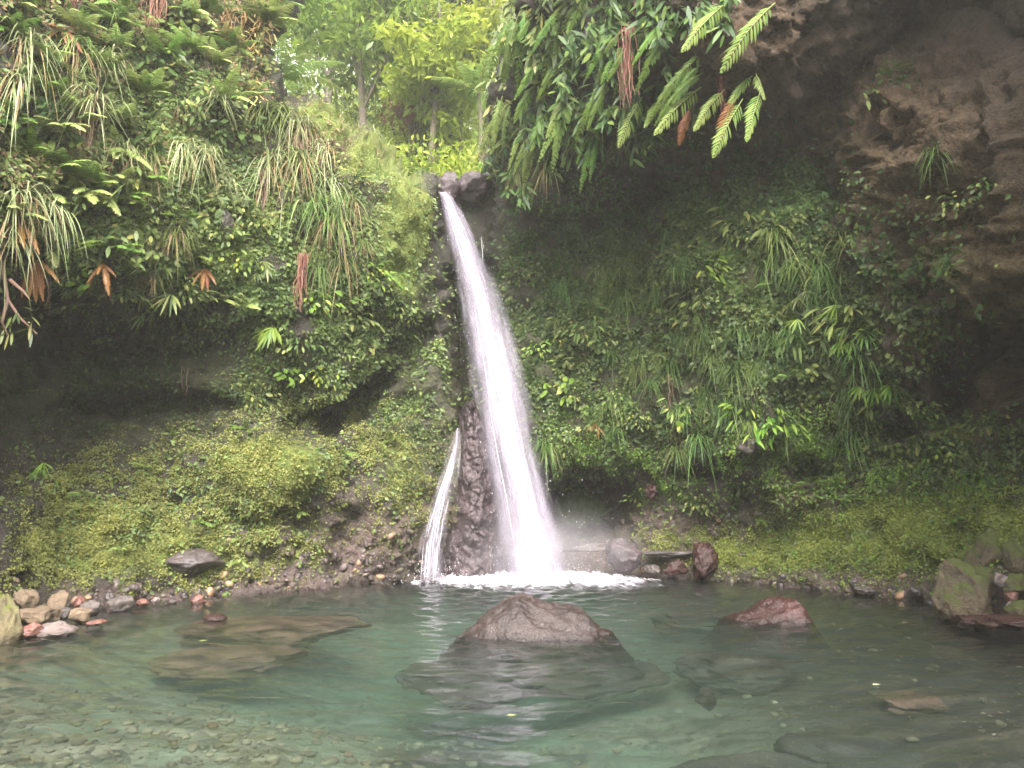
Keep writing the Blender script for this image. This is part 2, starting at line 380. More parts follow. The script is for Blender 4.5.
disp = .34 * fbm(G0, .55, 3) + .12 * ridged(G0, 1.5, 3) + .07 * fbm(G0, 4.5, 3)
d1, d2, cid = cells(G0 * np.array([1, 1, 1.4]), 1.15)
disp += .22 * (cid - .5) * sstep(.02, .16, d2 - d1) * (1 - .5 * ALG)          # angular blocks
e1, e2, eid = cells(G0, 4.2, 8)
disp += RUB * (.16 * (eid - .3) * sstep(0, .18, e2 - e1) + .05 * sstep(0, .2, e2 - e1))
m1, m2, mid_ = cells(G0, 2.6, 9)
disp += MOS * (.10 * (1 - m1) + .03 * fbm(G0, 11, 2))                         # cushions
disp += np.exp(-((PX - 190) / 230) ** 2 - ((PY - 520) / 75) ** 2) * (.16 * fbm(G0, 2.6, 3) + .10 * (cells(G0, 3.1, 14)[2] - .4) * .8)
disp += BRN * (.15 * ridged(G0 @ np.array([[1, 0, .5], [0, 1, 0], [-.4, 0, 2.0]]), 2.2, 4) + .07 * fbm(G0, 8, 3) + .10 * (cells(G0, 2.6, 33)[2] - .4))
disp *= 1 - .55 * np.exp(-((PX - 470) / 30) ** 2) * (PY < 420)
G = G0 + NRM * disp[..., None]
# dark tunnels and hollows seen in the photograph are real recesses
def hollow(cx, cy, rx, ry, depth, tilt=0.):
    global G
    c, s = math.cos(tilt), math.sin(tilt)
    u = ((PX - cx) * c + (PY - cy) * s) / rx; v = (-(PX - cx) * s + (PY - cy) * c) / ry
    w = sstep(1.25, .6, np.sqrt(u * u + v * v) + .18 * fbm(np.stack([PX / 18, PY / 18, 0 * PX], -1), 1, 3))
    dirv = unit(G - np.array([0, 0, H]))
    G = G + dirv * (w * depth)[..., None]
hollow(590, 505, 52, 34, 1.5)
hollow(960, 392, 24, 40, .9, -.3)
hollow(1000, 335, 60, 18, .5, -.35)
hollow(355, 405, 55, 17, 1.2, -.75)
hollow(310, 425, 30, 16, .8, -.3)
hollow(405, 352, 46, 20, .8, -.9)
hollow(915, 140, 36, 20, .45, .4)
hollow(790, 172, 60, 40, .5, .1)
hollow(655, 185, 50, 20, .5)
hollow(700, 470, 30, 10, .7)
hollow(820, 470, 30, 9, .6)
hollow(905, 430, 30, 12, .8)
hollow(100, 335, 130, 34, .5)
hollow(150, 405, 90, 16, .8)
hollow(348, 535, 20, 30, .3)
GN = grid_normals(G)
GN = unit(np.stack([blur(GN[..., i], 1) for i in range(3)], -1))

valid = KEEP & (G[..., 2] > -1.3)
ny, nx = PX.shape
idx = np.arange(ny * nx).reshape(ny, nx)
q = np.stack([idx[:-1, :-1], idx[1:, :-1], idx[1:, 1:], idx[:-1, 1:]], -1).reshape(-1, 4)
vv = valid.ravel(); q = q[vv[q].all(1)]
used = np.unique(q); remap = np.full(ny * nx, -1); remap[used] = np.arange(len(used))
mb = MB(); mb.add(G.reshape(-1, 3)[used], quads=remap[q])
at = {k: np.clip(a.ravel()[used] + .0, 0, 1) for k, a in (('rubble', RUB), ('moss', MOS), ('brown', BRN), ('wet', WET), ('algae', ALG))}
cliff = kind(mb.obj('cliff', M['cliff'], attrs=at), 'structure')

def at_grid(px, py):
    j = np.clip(np.round((np.asarray(px) - gx[0]) / STEP).astype(int), 0, nx - 1)
    i = np.clip(np.round((np.asarray(py) - gy[0]) / STEP).astype(int), 0, ny - 1)
    return i, j
def surf(px, py):
    i, j = at_grid(px, py); return G[i, j], GN[i, j]

# ------------------------------------------------------------------ ground: pool bed, banks and hillside in one sheet
def bed_z(X, Y):
    c = np.stack([X, Y, 0 * X], -1)
    pool = .30 + 1.25 * np.exp(-((X + .4 + .02 * Y) / 3.0) ** 2 - ((Y - 12.5) / 4.2) ** 2) + .75 * np.exp(-((X - .9) / 1.5) ** 2 - ((Y - 6.2) / 1.9) ** 2)
    pool += .35 * sstep(4, 9, X * 1.0 + 0 * Y) * 0 + .18 * fbm(c, .45, 3)
    pool = np.maximum(pool, .1)
    z = -pool + .03 * fbm(c, 2.2, 3)
    near = sstep(-6, -30, Y); z = z + sstep(-3.5,-6,Y)*.8 + near * 8 + near * 1.5 * fbm(c, .2, 3)  # unseen bank behind the camera, added to block low sky light
    sx = np.where(X < 0, -X - 9.0, X - 9.0)
    z = z + 11 * sstep(-.4, 13, sx) + sstep(0, 4, sx) * 1.2 * fbm(c, .25, 3)
    up = sstep(20.3, 21.4, Y)
    hill = 8.6 + .52 * (Y - 20.5) + 1.0 * fbm(c, .15, 4) + .35 * fbm(c, .7, 3) + .12 * np.abs(X + 1) * sstep(3, 12, np.abs(X + 1))
    return z * (1 - up) + hill * up
xs = np.concatenate([np.linspace(-70, -10, 40), np.linspace(-9.7, 9.7, 195), np.linspace(10, 70, 40)])
ys = np.concatenate([np.linspace(-60, -6.5, 36), np.linspace(-6, 21.6, 270), np.linspace(22, 85, 90)])
BX, BY = np.meshgrid(xs, ys); BZ = bed_z(BX, BY)
mb = MB(); m_, n_ = BX.shape; idx2 = np.arange(m_ * n_).reshape(m_, n_)
mb.add(np.stack([BX, BY, BZ], -1).reshape(-1, 3), quads=np.stack([idx2[:-1, :-1], idx2[:-1, 1:], idx2[1:, 1:], idx2[1:, :-1]], -1).reshape(-1, 4))
def ground_mat():
    t = NT('ground_mix'); p = t.pos()
    z = t.n('SeparateXYZ', {0: p}).outputs[2]
    v = t.n('TexVoronoi', {'Vector': p, 'Scale': 9.0}); vc = t.n('SeparateColor', {0: v.outputs['Color']}).outputs[0]
    n = t.noise(1.1, 5, .6, p); n2 = t.noise(20, 4, .6, p)
    peb = t.mix(vc, (.07, .06, .038), (.27, .24, .17))
    sand = t.mix(n2, (.14, .155, .105), (.25, .27, .19))
    c = t.mix(t.ramp(n, .45, .58), peb, sand)
    x = t.n('SeparateXYZ', {0: p}).outputs[0]
    c = t.mix(t.ramp(t.math('ADD', x, t.math('MULTIPLY', n, 3.)), 2.9, 4.6), c, t.mix(vc, (.018, .014, .008), (.06, .044, .026)))
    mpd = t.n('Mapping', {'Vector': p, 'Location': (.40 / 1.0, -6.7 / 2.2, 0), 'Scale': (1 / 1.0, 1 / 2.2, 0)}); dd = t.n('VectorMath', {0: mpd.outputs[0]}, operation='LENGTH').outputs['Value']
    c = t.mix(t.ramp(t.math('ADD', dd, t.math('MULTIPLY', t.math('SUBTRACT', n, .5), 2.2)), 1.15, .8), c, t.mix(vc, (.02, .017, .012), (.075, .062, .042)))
    green = t.mix(t.noise(2.5, 5, .6, p), (.025, .045, .012), (.09, .13, .03))
    c = t.mix(t.ramp(z, .3, 1.2), c, green)
    b = t.n('Bump', {'Height': t.math('SUBTRACT', n2, v.outputs['Distance']), 'Strength': .7, 'Distance': .06})
    return t.surf(t.n('BsdfPrincipled', {'Base Color': c, 'Roughness': .85, 'Normal': b}))
M['ground'] = ground_mat()
ground = kind(mb.obj('ground', M['ground']), 'structure')

# ------------------------------------------------------------------ water
def water_mat():
    t = NT('pool_water'); p = t.pos()
    def ripples(sx, sy, sc, det):
        mp = t.n('Mapping', {'Vector': p, 'Scale': (sx, sy, 1)}); return t.noise(sc, det, .5, mp.outputs[0], .6)
    r = t.math('ADD', t.math('MULTIPLY', ripples(1, 1.5, 9, 2), .5), t.math('MULTIPLY', ripples(1, 1.3, 22, 2), .2))
    b = t.n('Bump', {'Height': r, 'Strength': 1.0, 'Distance': .012})
    fr = t.n('Fresnel', {'IOR': 1.36, 'Normal': b})
    gl = t.n('BsdfGlossy', {'Color': (1, 1, 1), 'Roughness': .02, 'Normal': b})
    tr = t.n('BsdfTransparent', {'Color': (.96, .99, .98)})
    t.surf(t.n('MixShader', {0: fr, 1: tr, 2: gl}))
    ab = t.n('VolumeAbsorption', {'Color': (.70, .83, .79), 'Density': .62})
    scn = t.n('VolumeScatter', {'Color': (.8, .95, .88), 'Density': .10, 'Anisotropy': .2})
    t.set(t.out.inputs['Volume'], t.n('AddShader', {0: ab, 1: scn}))
    return t.m
M['water'] = water_mat()
wx = np.concatenate([np.linspace(-9.9, -6.2, 8), np.linspace(-6, 6, 430), np.linspace(6.2, 9.9, 8)])
wy = np.concatenate([np.linspace(-5.2, 3.2, 8), np.linspace(3.4, 9, 230), np.linspace(9.03, 17.6, 270), np.linspace(17.8, 20, 5)])
WX, WY = np.meshgrid(wx, wy); WZ = 0 * WX
wr = np.random.default_rng(21); cal = np.stack([WX, WY, 0 * WX], -1)
for k in range(46):
    lam = .16 + .5 * wr.random() ** 1.6; kk = 2 * np.pi / lam
    cxw, cyw = (.5 + wr.normal() * 1.5, 16.8 + wr.normal() * .8) if k % 2 else (wr.normal() * 9, 16.5 + 14 * wr.random())
    ph = kk * (np.hypot(WX - cxw, WY - cyw) + .10 * fbm(cal + k, .9, 2)) + wr.random() * 6.28
    WZ += .043 / kk * np.sin(ph) * (.45 + sstep(-.35, .5, perlin(cal * .55 + k * 3.7)))
WZ *= .75 + .5 * np.exp(-((WX - .4) / 3) ** 2 - ((WY - 16) / 3.5) ** 2)
edge = (np.abs(WX) > 9.85) | (WY < -5.15) | (WY > 19.95); WZ[edge] = 0
mb = MB(); my, mx = WX.shape; iw = np.arange(my * mx).reshape(my, mx)
mb.add(np.stack([WX, WY, WZ], -1).reshape(-1, 3), quads=np.stack([iw[:-1, :-1], iw[:-1, 1:], iw[1:, 1:], iw[1:, :-1]], -1).reshape(-1, 4))
rim = np.concatenate([iw[0, :], iw[1:, -1], iw[-1, -2::-1], iw[-2:0:-1, 0]]); vt = np.concatenate(mb.v); low = vt[rim].copy(); low[:, 2] = -2.6
n0 = mb.n; mb.add(low); a_ = np.arange(len(rim)); b_ = (a_ + 1) % len(rim)
mb.f4.append(np.stack([rim[a_], n0 + a_, n0 + b_, rim[b_]], -1))
c4 = [n0, n0 + mx - 1, n0 + mx - 1 + my - 1, n0 + 2 * (mx - 1) + my - 1]
cc_ = mb.n; mb.add(np.array([[0, 7., -2.6]])); mb.f3.append(np.stack([n0 + b_, n0 + a_, 0 * a_ + cc_], -1))
water = kind(mb.obj('water', M['water']), 'structure')

# ------------------------------------------------------------------ stones
def ico(sub):
    import bmesh
    bm = bmesh.new(); bmesh.ops.create_icosphere(bm, subdivisions=sub, radius=1)
    v = np.array([x.co[:] for x in bm.verts]); f = np.array([[y.index for y in x.verts] for x in bm.faces]); bm.free(); return v, f
ICO = {k: ico(k) for k in (1, 2, 3, 4, 5)}
def rock_shape(sub, seed, facets=11, cut=.56, rough=.12):
    r = np.random.default_rng(seed); v, f = ICO[sub]; v = v.copy()
    for k in range(facets):
        n = unit(r.normal(size=3)); d = cut + r.random() * .25
        v = v - np.maximum(0, v @ n - d)[:, None] * n * .92
    v = v + unit(v) * (rough * fbm(v + seed * 3.1, 1.6, 4))[:, None] + unit(v) * (rough * .35 * fbm(v + seed, 6, 4))[:, None]
    return v / np.abs(v).max(0), f
def stone(name, px, py, w, h, mat, label, cat='rock', depth=1.0, sink=.3, seed=None, base=None, group=None, yaw=0., sub=4, Y=None, rough=.2, tilt=0.):
    """stone of w by h pixels whose middle is seen at (px,py); it rests on bank or bed"""
    if Y is None: Y = float(wl(base if base else py + h * .5))
    s = Y / F; seed = seed or int(px * 7 + py)
    v, f = rock_shape(sub, seed, rough=rough)
    a = w * s * .5; c = h * s * .5 * (1 + sink)
    v = v * np.array([a, a * depth, c])
    cy, sy = math.cos(yaw), math.sin(yaw); v = v @ np.array([[cy, sy, 0], [-sy, cy, 0], [0, 0, 1]])
    if tilt: ct, s_t = math.cos(tilt), math.sin(tilt); v = v @ np.array([[ct, 0, s_t], [0, 1, 0], [-s_t, 0, ct]])
    ctr = P(px, py + h * .5 * sink, Y)
    mb = MB(); mb.add(v, tris=f); o = mb.obj(name, M[mat]); o.location = ctr
    return tag(o, label, cat, group)

ST = 'stones along the left shore'
stone('stone', 4, 620, 34, 52, 'st_yellow', 'large yellow-green stone cut by the left edge of the photo', Y=9.9, group=ST, sub=4)
stone('stone', 24, 598, 27, 20, 'st_tan', 'squarish tan stone at the far left, above the round tan one', Y=11.3, group=ST)
stone('stone', 39, 613, 40, 20, 'st_tan', 'broad rounded tan stone on the left shore above pale wet stones', Y=10.9, group=ST, sub=4)
stone('stone', 58, 600, 19, 18, 'st_tan', 'upright tan stone behind the rounded one on the left shore', Y=11.6, group=ST)
stone('stone', 30, 630, 26, 15, 'st_red', 'reddish wet stone in shallow water below the rounded tan stone', Y=10.1, group=ST)
stone('stone', 54, 630, 38, 15, 'st_pale', 'pale pinkish wet slab in shallow water at the left shore', Y=10.2, group=ST)
stone('stone', 80, 614, 24, 14, 'st_tan', 'small orange-tan stone right of the rounded tan stone', Y=11.2, group=ST)
stone('stone', 65, 612, 12, 10, 'st_grey', 'small grey stone squeezed between two tan stones', Y=11.3, group=ST)
stone('stone', 91, 607, 20, 14, 'st_grey', 'dull grey stone on the left shore beside the orange-tan one', Y=11.8, group=ST)
stone('stone', 120, 602, 31, 14, 'st_grey', 'wide grey-brown stone at the right end of the left shore pile', Y=12.4, group=ST)
stone('stone', 143, 602, 14, 7, 'st_red', 'small orange-red stone at the waterline right of the wide grey-brown stone', Y=12.8, group=ST)
stone('stone', 155, 600, 10, 6, 'st_pale', 'tiny pale stone next to the orange-red stone at the waterline', Y=13.0, group=ST)
stone('stone', 199, 600, 15, 11, 'st_red', 'lone brownish-pink stone in the water below the dark slab', Y=13.2, group=ST)
stone('stone', 8, 585, 22, 18, 'st_tan', 'tan stone up on the mossy bank at the left edge', Y=11.6, group=ST)
stone('stone', 80, 600, 12, 10, 'st_red', 'small red stone behind the orange-tan stone on the left shore', Y=11.9, group=ST)
stone('stone', 97, 622, 20, 5, 'st_red', 'flat red stone barely breaking the water below the left pile', Y=10.7, group=ST)
stone('stone', 110, 596, 12, 8, 'st_dark', 'small dark stone on the bank above the wide grey-brown stone', Y=12.6, group=ST)
stone('stone', 172, 602, 9, 5, 'st_grey', 'tiny grey stone at the water edge left of the lone pink stone', Y=13.1, group=ST)

SR = 'stones along the right shore'
stone('boulder', 966, 586, 72, 76, 'st_moss', 'big boulder with yellow moss cap and dark undercut at the right shore', 'boulder', Y=11.3, sub=5, seed=77, rough=.16, group=SR)
stone('boulder', 990, 552, 70, 56, 'st_moss', 'brown mossy hump directly behind the big yellow-capped boulder', 'boulder', Y=12.2, sub=4, seed=31, group=SR)
stone('stone', 1000, 578, 17, 13, 'st_pale', 'pinkish stone wedged right of the big yellow-capped boulder', Y=11.2, group=SR)
stone('stone', 1016, 582, 26, 18, 'st_moss', 'greenish round stone at the right edge beside the pinkish one', Y=11.1, group=SR)
stone('stone', 1012, 596, 14, 9, 'st_red', 'small brown-pink stone under the greenish round stone', Y=10.8, group=SR)
stone('stone', 1010, 604, 8, 6, 'st_pale', 'tiny pale pebble under the right edge stones', Y=10.7, group=SR)
stone('stone', 1020, 608, 30, 16, 'st_moss', 'low mossy stone at the right edge just above red slabs', Y=10.6, group=SR)
stone('stone', 1018, 556, 32, 28, 'st_moss', 'mossy angular stone on the bank at the right edge', Y=11.6, group=SR)
stone('slab', 1008, 621, 56, 11, 'st_redwet', 'flat dark red wet slab at the waterline on the right edge', Y=10.2, group=SR)
stone('slab', 972, 618, 40, 8, 'st_redwet', 'low dark red rock at the foot of the big yellow-capped boulder', Y=10.7, group=SR)
stone('stone', 916, 590, 14, 9, 'st_dark', 'small black stone at the waterline left of the yellow-capped boulder', Y=13.4, group=SR)
stone('stone', 864, 590, 22, 7, 'st_grey', 'low grey stone at the waterline behind the red rock', Y=14.2, group=SR)
stone('stone', 884, 590, 10, 6, 'st_dark', 'small dark stone right of the low grey waterline stone', Y=14.2, group=SR)

SB = 'rocks at the foot of the right wall'
stone('boulder', 624, 549, 36, 30, 'st_wetdark', 'glossy wet purple-brown boulder right of the waterfall splash', 'boulder', Y=16.9, sub=4, group=SB)
stone('boulder', 704, 558, 30, 30, 'st_redwet', 'reddish crumbly rock lump at the waterline beneath the right wall', 'boulder', Y=16.6, sub=4, rough=.3, group=SB)
stone('stone', 676, 566, 26, 13, 'st_redwet', 'low reddish stone left of the crumbly red lump', Y=16.7, group=SB)
stone('stone', 652, 568, 18, 9, 'st_dark', 'small dark wet stone right of the glossy purple boulder', Y=16.8, group=SB)
stone('slab', 670, 553, 70, 6, 'st_dark', 'long thin dark ledge stone right of the glossy purple boulder', Y=17.1, depth=.4, group=SB)
stone('log', 588, 547, 56, 7, 'wood', 'grey driftwood log lying behind the splash left of the purple boulder', 'log', Y=17.3, depth=.16, tilt=.05, group=SB)
stone('stone', 652, 490, 15, 14, 'st_redwet', 'reddish block stuck in the dark hollow under the right wall', Y=17.4, group=SB)
stone('stone', 752, 444, 30, 14, 'st_dark', 'dark grey block jutting from the right wall beneath the leaf clumps', Y=float(surf(752, 440)[0][1]) - .05, group=SB)
stone('slab', 190, 561, 64, 27, 'st_dark', 'flat-topped dark grey slab jutting out of the left mossy bank', 'slab', Y=float(surf(190, 560)[0][1]) + .1, sub=5, seed=8, rough=.1, tilt=.10, depth=1.0)
stone('stone', 224, 222, 22, 24, 'st_grey', 'square grey stone block caught in the left cliff foliage', Y=float(surf(224, 222)[0][1]) - .1)
LR = 'lip rocks above the waterfall'
stone('boulder', 450, 184, 30, 30, 'st_wetdark', 'rounded dark rock at the waterfall lip, left one of the pair', 'boulder', Y=20.2, sub=4, group=LR)
stone('boulder', 474, 180, 38, 30, 'st_wetdark', 'rounded dark rock at the waterfall lip, right one of the pair', 'boulder', Y=20.3, sub=4, group=LR)
stone('boulder', 492, 166, 24, 46, 'st_wetdark', 'pointed dark rock standing at the right of the waterfall lip', 'boulder', Y=20.8, sub=4, group=LR)

# central boulder, sculpted: peak left of the middle, shoulder to the right
def sculpt(name, px0, px1, base_py, prof, depth, mat, label, back=.9, seed=1, skew=0.):
    Y = float(wl(base_py)); a = on_water(px0, base_py); b = on_water(px1, base_py)
    W = (b[0] - a[0]) / 2; c = np.array([(a[0] + b[0]) / 2, Y + depth * .5, 0.])
    u, v = np.meshgrid(np.linspace(-1.3, 1.3, 110), np.linspace(-1.35, 1.35, 80))
    rr = np.sqrt((u / 1.12) ** 2 + v ** 2)
    pr = np.array(prof); hx = np.interp(u + skew * v, pr[:, 0], pr[:, 1])
    z = hx * np.clip(1.05 - np.abs(v * .92) ** 2.2, -.6, 1) - .45 * np.clip(rr - .9, 0, 1) - .12
    p = np.stack([u * W, v * depth * .5, z * 1.0], -1)
    q3 = p + seed * 7.7
    c1, c2, cd = cells(q3, 2.4, seed)
    p[..., 2] += .07 * fbm(q3, 1.8, 4) + .05 * (cd - .5) * sstep(.02, .2, c2 - c1) + .03 * ridged(q3 * np.array([1, 1, 2]), 4, 3)
    p[..., 1] += .06 * fbm(q3 + 9, 2, 3)
    m, n = u.shape; i = np.arange(m * n).reshape(m, n)
    mb = MB(); mb.add(p.reshape(-1, 3), quads=np.stack([i[:-1, :-1], i[:-1, 1:], i[1:, 1:], i[1:, :-1]], -1).reshape(-1, 4))
    o = mb.obj(name, M[mat]); o.location = c; return tag(o, label, 'boulder')
sculpt('boulder', 456, 618, 640, [(-1.3, -.16), (-1, .05), (-.8, .17), (-.62, .34), (-.48, .45), (-.34, .52), (-.14, .52), (.06, .47), (.3, .43), (.5, .40), (.66, .32), (.8, .16), (1., .07), (1.3, -.16)], 1.25, 'st_boulder',
       'large pointed brown boulder rising from the middle of the pool')
sculpt('boulder', 732, 822, 623, [(-1.3, -.12), (-1, .03), (-.6, .10), (-.2, .22), (.1, .32), (.4, .38), (.65, .36), (.85, .22), (.97, .08), (1.3, -.25)], 1.0, 'st_redwet',
       'wet dark red rock breaking the water at the right of the pool', seed=2)
# sunken rocks
def sunken(px, py, w, hpx, mat, label, zt=-.12, seed=3, thick=.22):
    c = on_water(px, py, zt); a = w * c[1] / F * .5
    d = (on_water(px, py - hpx / 2, zt)[1] - on_water(px, py + hpx / 2, zt)[1]) / 2
    v, f = rock_shape(5, seed, 10, .6, .2); v = v * np.array([a, d, thick]); v[:, 2] -= thick * .85
    mb = MB(); mb.add(v, tris=f); o = mb.obj('sunken_rock', M[mat]); o.location = c
    return tag(o, label, 'rock', 'rocks under the water')
sunken(228, 643, 160, 22, 'st_sub_red', 'long red-brown slab under water, the nearer of the two at left', -.14, 11)
sunken(275, 617, 190, 24, 'st_sub_red', 'wide dark red slab under water at left, further from the camera', -.10, 12)
stone('stone', 214, 617, 26, 7, 'st_redwet', 'wet reddish rock tip just above the water on the far left slab', Y=float(wl(620)), sink=.2)
sunken(535, 652, 265, 36, 'st_sub_dark', 'broad dark rock mass under water around the central boulder', -.2, 13, .26)
sunken(470, 662, 140, 46, 'st_sub_dark', 'dark sunken rock left of the central boulder reflection', -.3, 17, .2)
sunken(912, 695, 66, 18, 'st_sub_red', 'small red rock under the water at lower right', -.22, 14, .1)
sunken(735, 655, 120, 24, 'st_sub_dark', 'dark flat rock under water in front of the red rock', -.2, 15)
sunken(700, 612, 110, 14, 'st_sub_dark', 'dark flat rock under water left of the red rock', -.22, 16)
sunken(850, 738, 150, 40, 'st_sub_dark', 'dark sunken rock at the lower right corner area', -.3, 18)
sunken(705, 690, 20, 8, 'st_sub_dark', 'small round dark stone under the pale green water at centre right', -.25, 19, .1)
sunken(745, 755, 160, 30, 'st_sub_dark', 'dark sunken rock at the bottom edge right of the reflection', -.35, 20)

# gravel on the bed, nobody could count it
mb = MB(); v0, f0 = ICO[2]
N = 5200
gxp = np.concatenate([np.clip(-2.6 + 1.7 * rng.normal(size=3600), -6, 2.5), rng.uniform(-6, 6.5, N - 3600)]); gyp = np.concatenate([3.6 + np.abs(rng.normal(size=3600)) * 2.6, rng.uniform(3.6, 15, N - 3600)])
sz = .015 + .06 * rng.random(N) ** 4
gz = bed_z(gxp, gyp)
R_ = rng.normal(size=(N, 3, 3)); R_ = np.linalg.qr(R_)[0]
base_sh = [rock_shape(2, s, 6, .6, .1)[0] for s in range(8)]
for k in range(N):
    v = base_sh[k % 8] * np.array([1, .8, .5]) * sz[k]
    a = rng.random() * 6.28; c, s = math.cos(a), math.sin(a)
    v = v @ np.array([[c, s, 0], [-s, c, 0], [0, 0, 1]]) + np.array([gxp[k], gyp[k], gz[k] + sz[k] * .2])
    mb.add(v, tris=f0, tint=rng.random())
def gravel_mat():
    t = NT('gravel'); x = t.attr('tint')
    c = t.mix(x, (.11, .09, .055), (.25, .22, .145)); c = t.mix(t.ramp(x, .93, .97), c, (.2, .11, .065))
    return t.surf(t.n('BsdfPrincipled', {'Base Color': c, 'Roughness': .7}))
gr = kind(mb.obj('gravel', gravel_mat()), 'stuff'); gr['label'] = 'rounded pebbles on the shallow pool bed'; gr['category'] = 'gravel'

# rubble stones along the foot of the cliffs (countless)
mb = MB()
for k in range(1000):
    u = rng.random()
    if u < .45: px = rng.uniform(210, 470); py = np.interp(px, SH[:, 0], SH[:, 1]) - abs(rng.normal()) * 34
    elif u < .75: px = rng.uniform(570, 1000); py = np.interp(px, SH[:, 0], SH[:, 1]) - abs(rng.normal()) * 12 + 2
    elif u < .88: px = rng.uniform(610, 760); py = rng.uniform(490, 560)
    else: px = rng.uniform(60, 230); py = np.interp(px, SH[:, 0], SH[:, 1]) - abs(rng.normal()) * 8
    p, n = surf(px, py); s = .025 + .09 * rng.random() ** 3
    v = base_sh[k % 8] * np.array([1, .8, .65]) * s; a = rng.random() * 6.28; c, s2 = math.cos(a), math.sin(a)
    mb.add(v @ np.array([[c, 0, s2], [0, 1, 0], [-s2, 0, c]]) + p - n * s * .2, tris=f0, tint=rng.random())
def rubble_mat():
    t = NT('rubble_stone'); x = t.attr('tint'); p = t.pos()
    c = t.mix(x, (.025, .02, .021), (.13, .095, .09)); c = t.mix(t.ramp(x, .93, .97), c, (.34, .2, .12))
    c = t.mix(t.ramp(t.noise(5, 4, .6, p), .52, .64), c, (.08, .09, .025))
    return t.surf(t.n('BsdfPrincipled', {'Base Color': c, 'Roughness': .5}))
rb = kind(mb.obj('rubble', rubble_mat()), 'stuff'); rb['label'] = 'dark wet broken stones at the foot of the cliffs'; rb['category'] = 'rubble'

# ------------------------------------------------------------------ waterfall
def fall_mat(name, dens, sx, sy, edge=1.0):
    t = NT(name); uv = t.n('UVMap').outputs[0]
    mp = t.n('Mapping', {'Vector': uv, 'Scale': (sx, sy, 1)})
    n = t.noise(1.0, 5, .62, mp.outputs[0]); mp2 = t.n('Mapping', {'Vector': uv, 'Scale': (sx * 2.4, sy * 2, 1)}); n2 = t.noise(1.0, 3, .6, mp2.outputs[0])
    nn = t.math('ADD', t.math('MULTIPLY', n, .7), t.math('MULTIPLY', n2, .3))
    u = t.n('SeparateXYZ', {0: uv}).outputs[0]
    mp3 = t.n('Mapping', {'Vector': uv, 'Scale': (2.6, sy * 2.2, 1)}); u = t.math('ADD', u, t.math('MULTIPLY', t.math('SUBTRACT', t.noise(1.0, 4, .6, mp3.outputs[0]), .5), .62))
    e = t.math('ABSOLUTE', t.math('SUBTRACT', u, .5)); e = t.ramp(e, .5, .5 - .42 * edge)
    mp4 = t.n('Mapping', {'Vector': uv, 'Scale': (2.5, sy * 1.1, 1)}); nn = t.math('ADD', nn, t.math('MULTIPLY', t.math('SUBTRACT', t.noise(1.0, 2, .5, mp4.outputs[0]), .5), .5))
    a = t.math('MULTIPLY', t.ramp(nn, .56 - dens, .88 - dens), t.math('POWER', e, 1.1), True)
    bs = t.n('BsdfPrincipled', {'Base Color': (.5, .455, .535), 'Roughness': .5, 'Specular IOR Level': .1})
    tl = t.n('BsdfTranslucent', {'Color': (.5, .455, .535)})
    m1 = t.n('MixShader', {0: .35, 1: bs, 2: tl})
    return t.surf(t.n('MixShader', {0: a, 1: t.n('BsdfTransparent'), 2: m1}))
M['fall'] = fall_mat('falling_water', .22, 6, 2.2)
M['fall_thin'] = fall_mat('thin_falling_water', .15, 4, 6)
def drop_mat():
    t = NT('water_drops'); return t.surf(t.n('BsdfPrincipled', {'Base Color': (.7, .67, .72), 'Roughness': .35}))
M['drop'] = drop_mat()
def path(tab, Ytab, t):
    tab = np.array(tab, float); py = np.interp(t, np.linspace(0, 1, len(tab)), tab[:, 0])
    return py, np.interp(py, tab[:, 0], tab[:, 1]), np.interp(py, tab[:, 0], tab[:, 2]), np.interp(py, np.array(Ytab)[:, 0], np.array(Ytab)[:, 1])
FALL = [(192, 438, 448), (200, 440, 455), (215, 443, 464), (250, 451, 480), (300, 460, 502), (350, 467, 516), (400, 473, 530), (450, 481, 540), (500, 490, 554), (540, 495, 566), (578, 498, 578)]
FY = [(192, 20.0), (215, 19.0), (250, 18.3), (300, 17.8), (350, 17.5), (400, 17.3), (450, 17.15), (500, 17.0), (578, 16.8)]
def fall_sheet(mb, tab, Yt, dy, wmul, nseg=80, nu=18, bulge=.25, off=0.):
    t = np.linspace(0, 1, nseg + 1); py, l, r, Y = path(tab, Yt, t)
    c = (l + r) / 2; w = (r - l) * .5 * wmul; u = np.linspace(-1, 1, nu + 1)
    px = c[:, None] + off * w[:, None] + u[None] * w[:, None]
    YY_ = Y[:, None] + dy - bulge * np.sqrt(np.maximum(0, 1 - u[None] ** 2)) * (w[:, None] / 25)
    p = P(px, py[:, None] + 0 * px, YY_)
    p = p + .035 * np.stack([fbm(np.stack([px / 9, 0 * px + py[:, None] / 60, 0 * px + dy * 9 + k * 7], -1), 1, 2) for k in range(3)], -1)
    m, n = px.shape; i = np.arange(m * n).reshape(m, n)
    ln = np.cumsum(np.concatenate([[0], np.linalg.norm(np.diff(p[:, n // 2], axis=0), axis=1)])) / 8
    uv = np.stack([np.broadcast_to((u + 1) / 2, px.shape), np.broadcast_to(ln[:, None] + dy * 3.3, px.shape)], -1)
    mb.add(p.reshape(-1, 3), quads=np.stack([i[:-1, :-1], i[:-1, 1:], i[1:, 1:], i[1:, :-1]], -1).reshape(-1, 4), uv=uv.reshape(-1, 2))
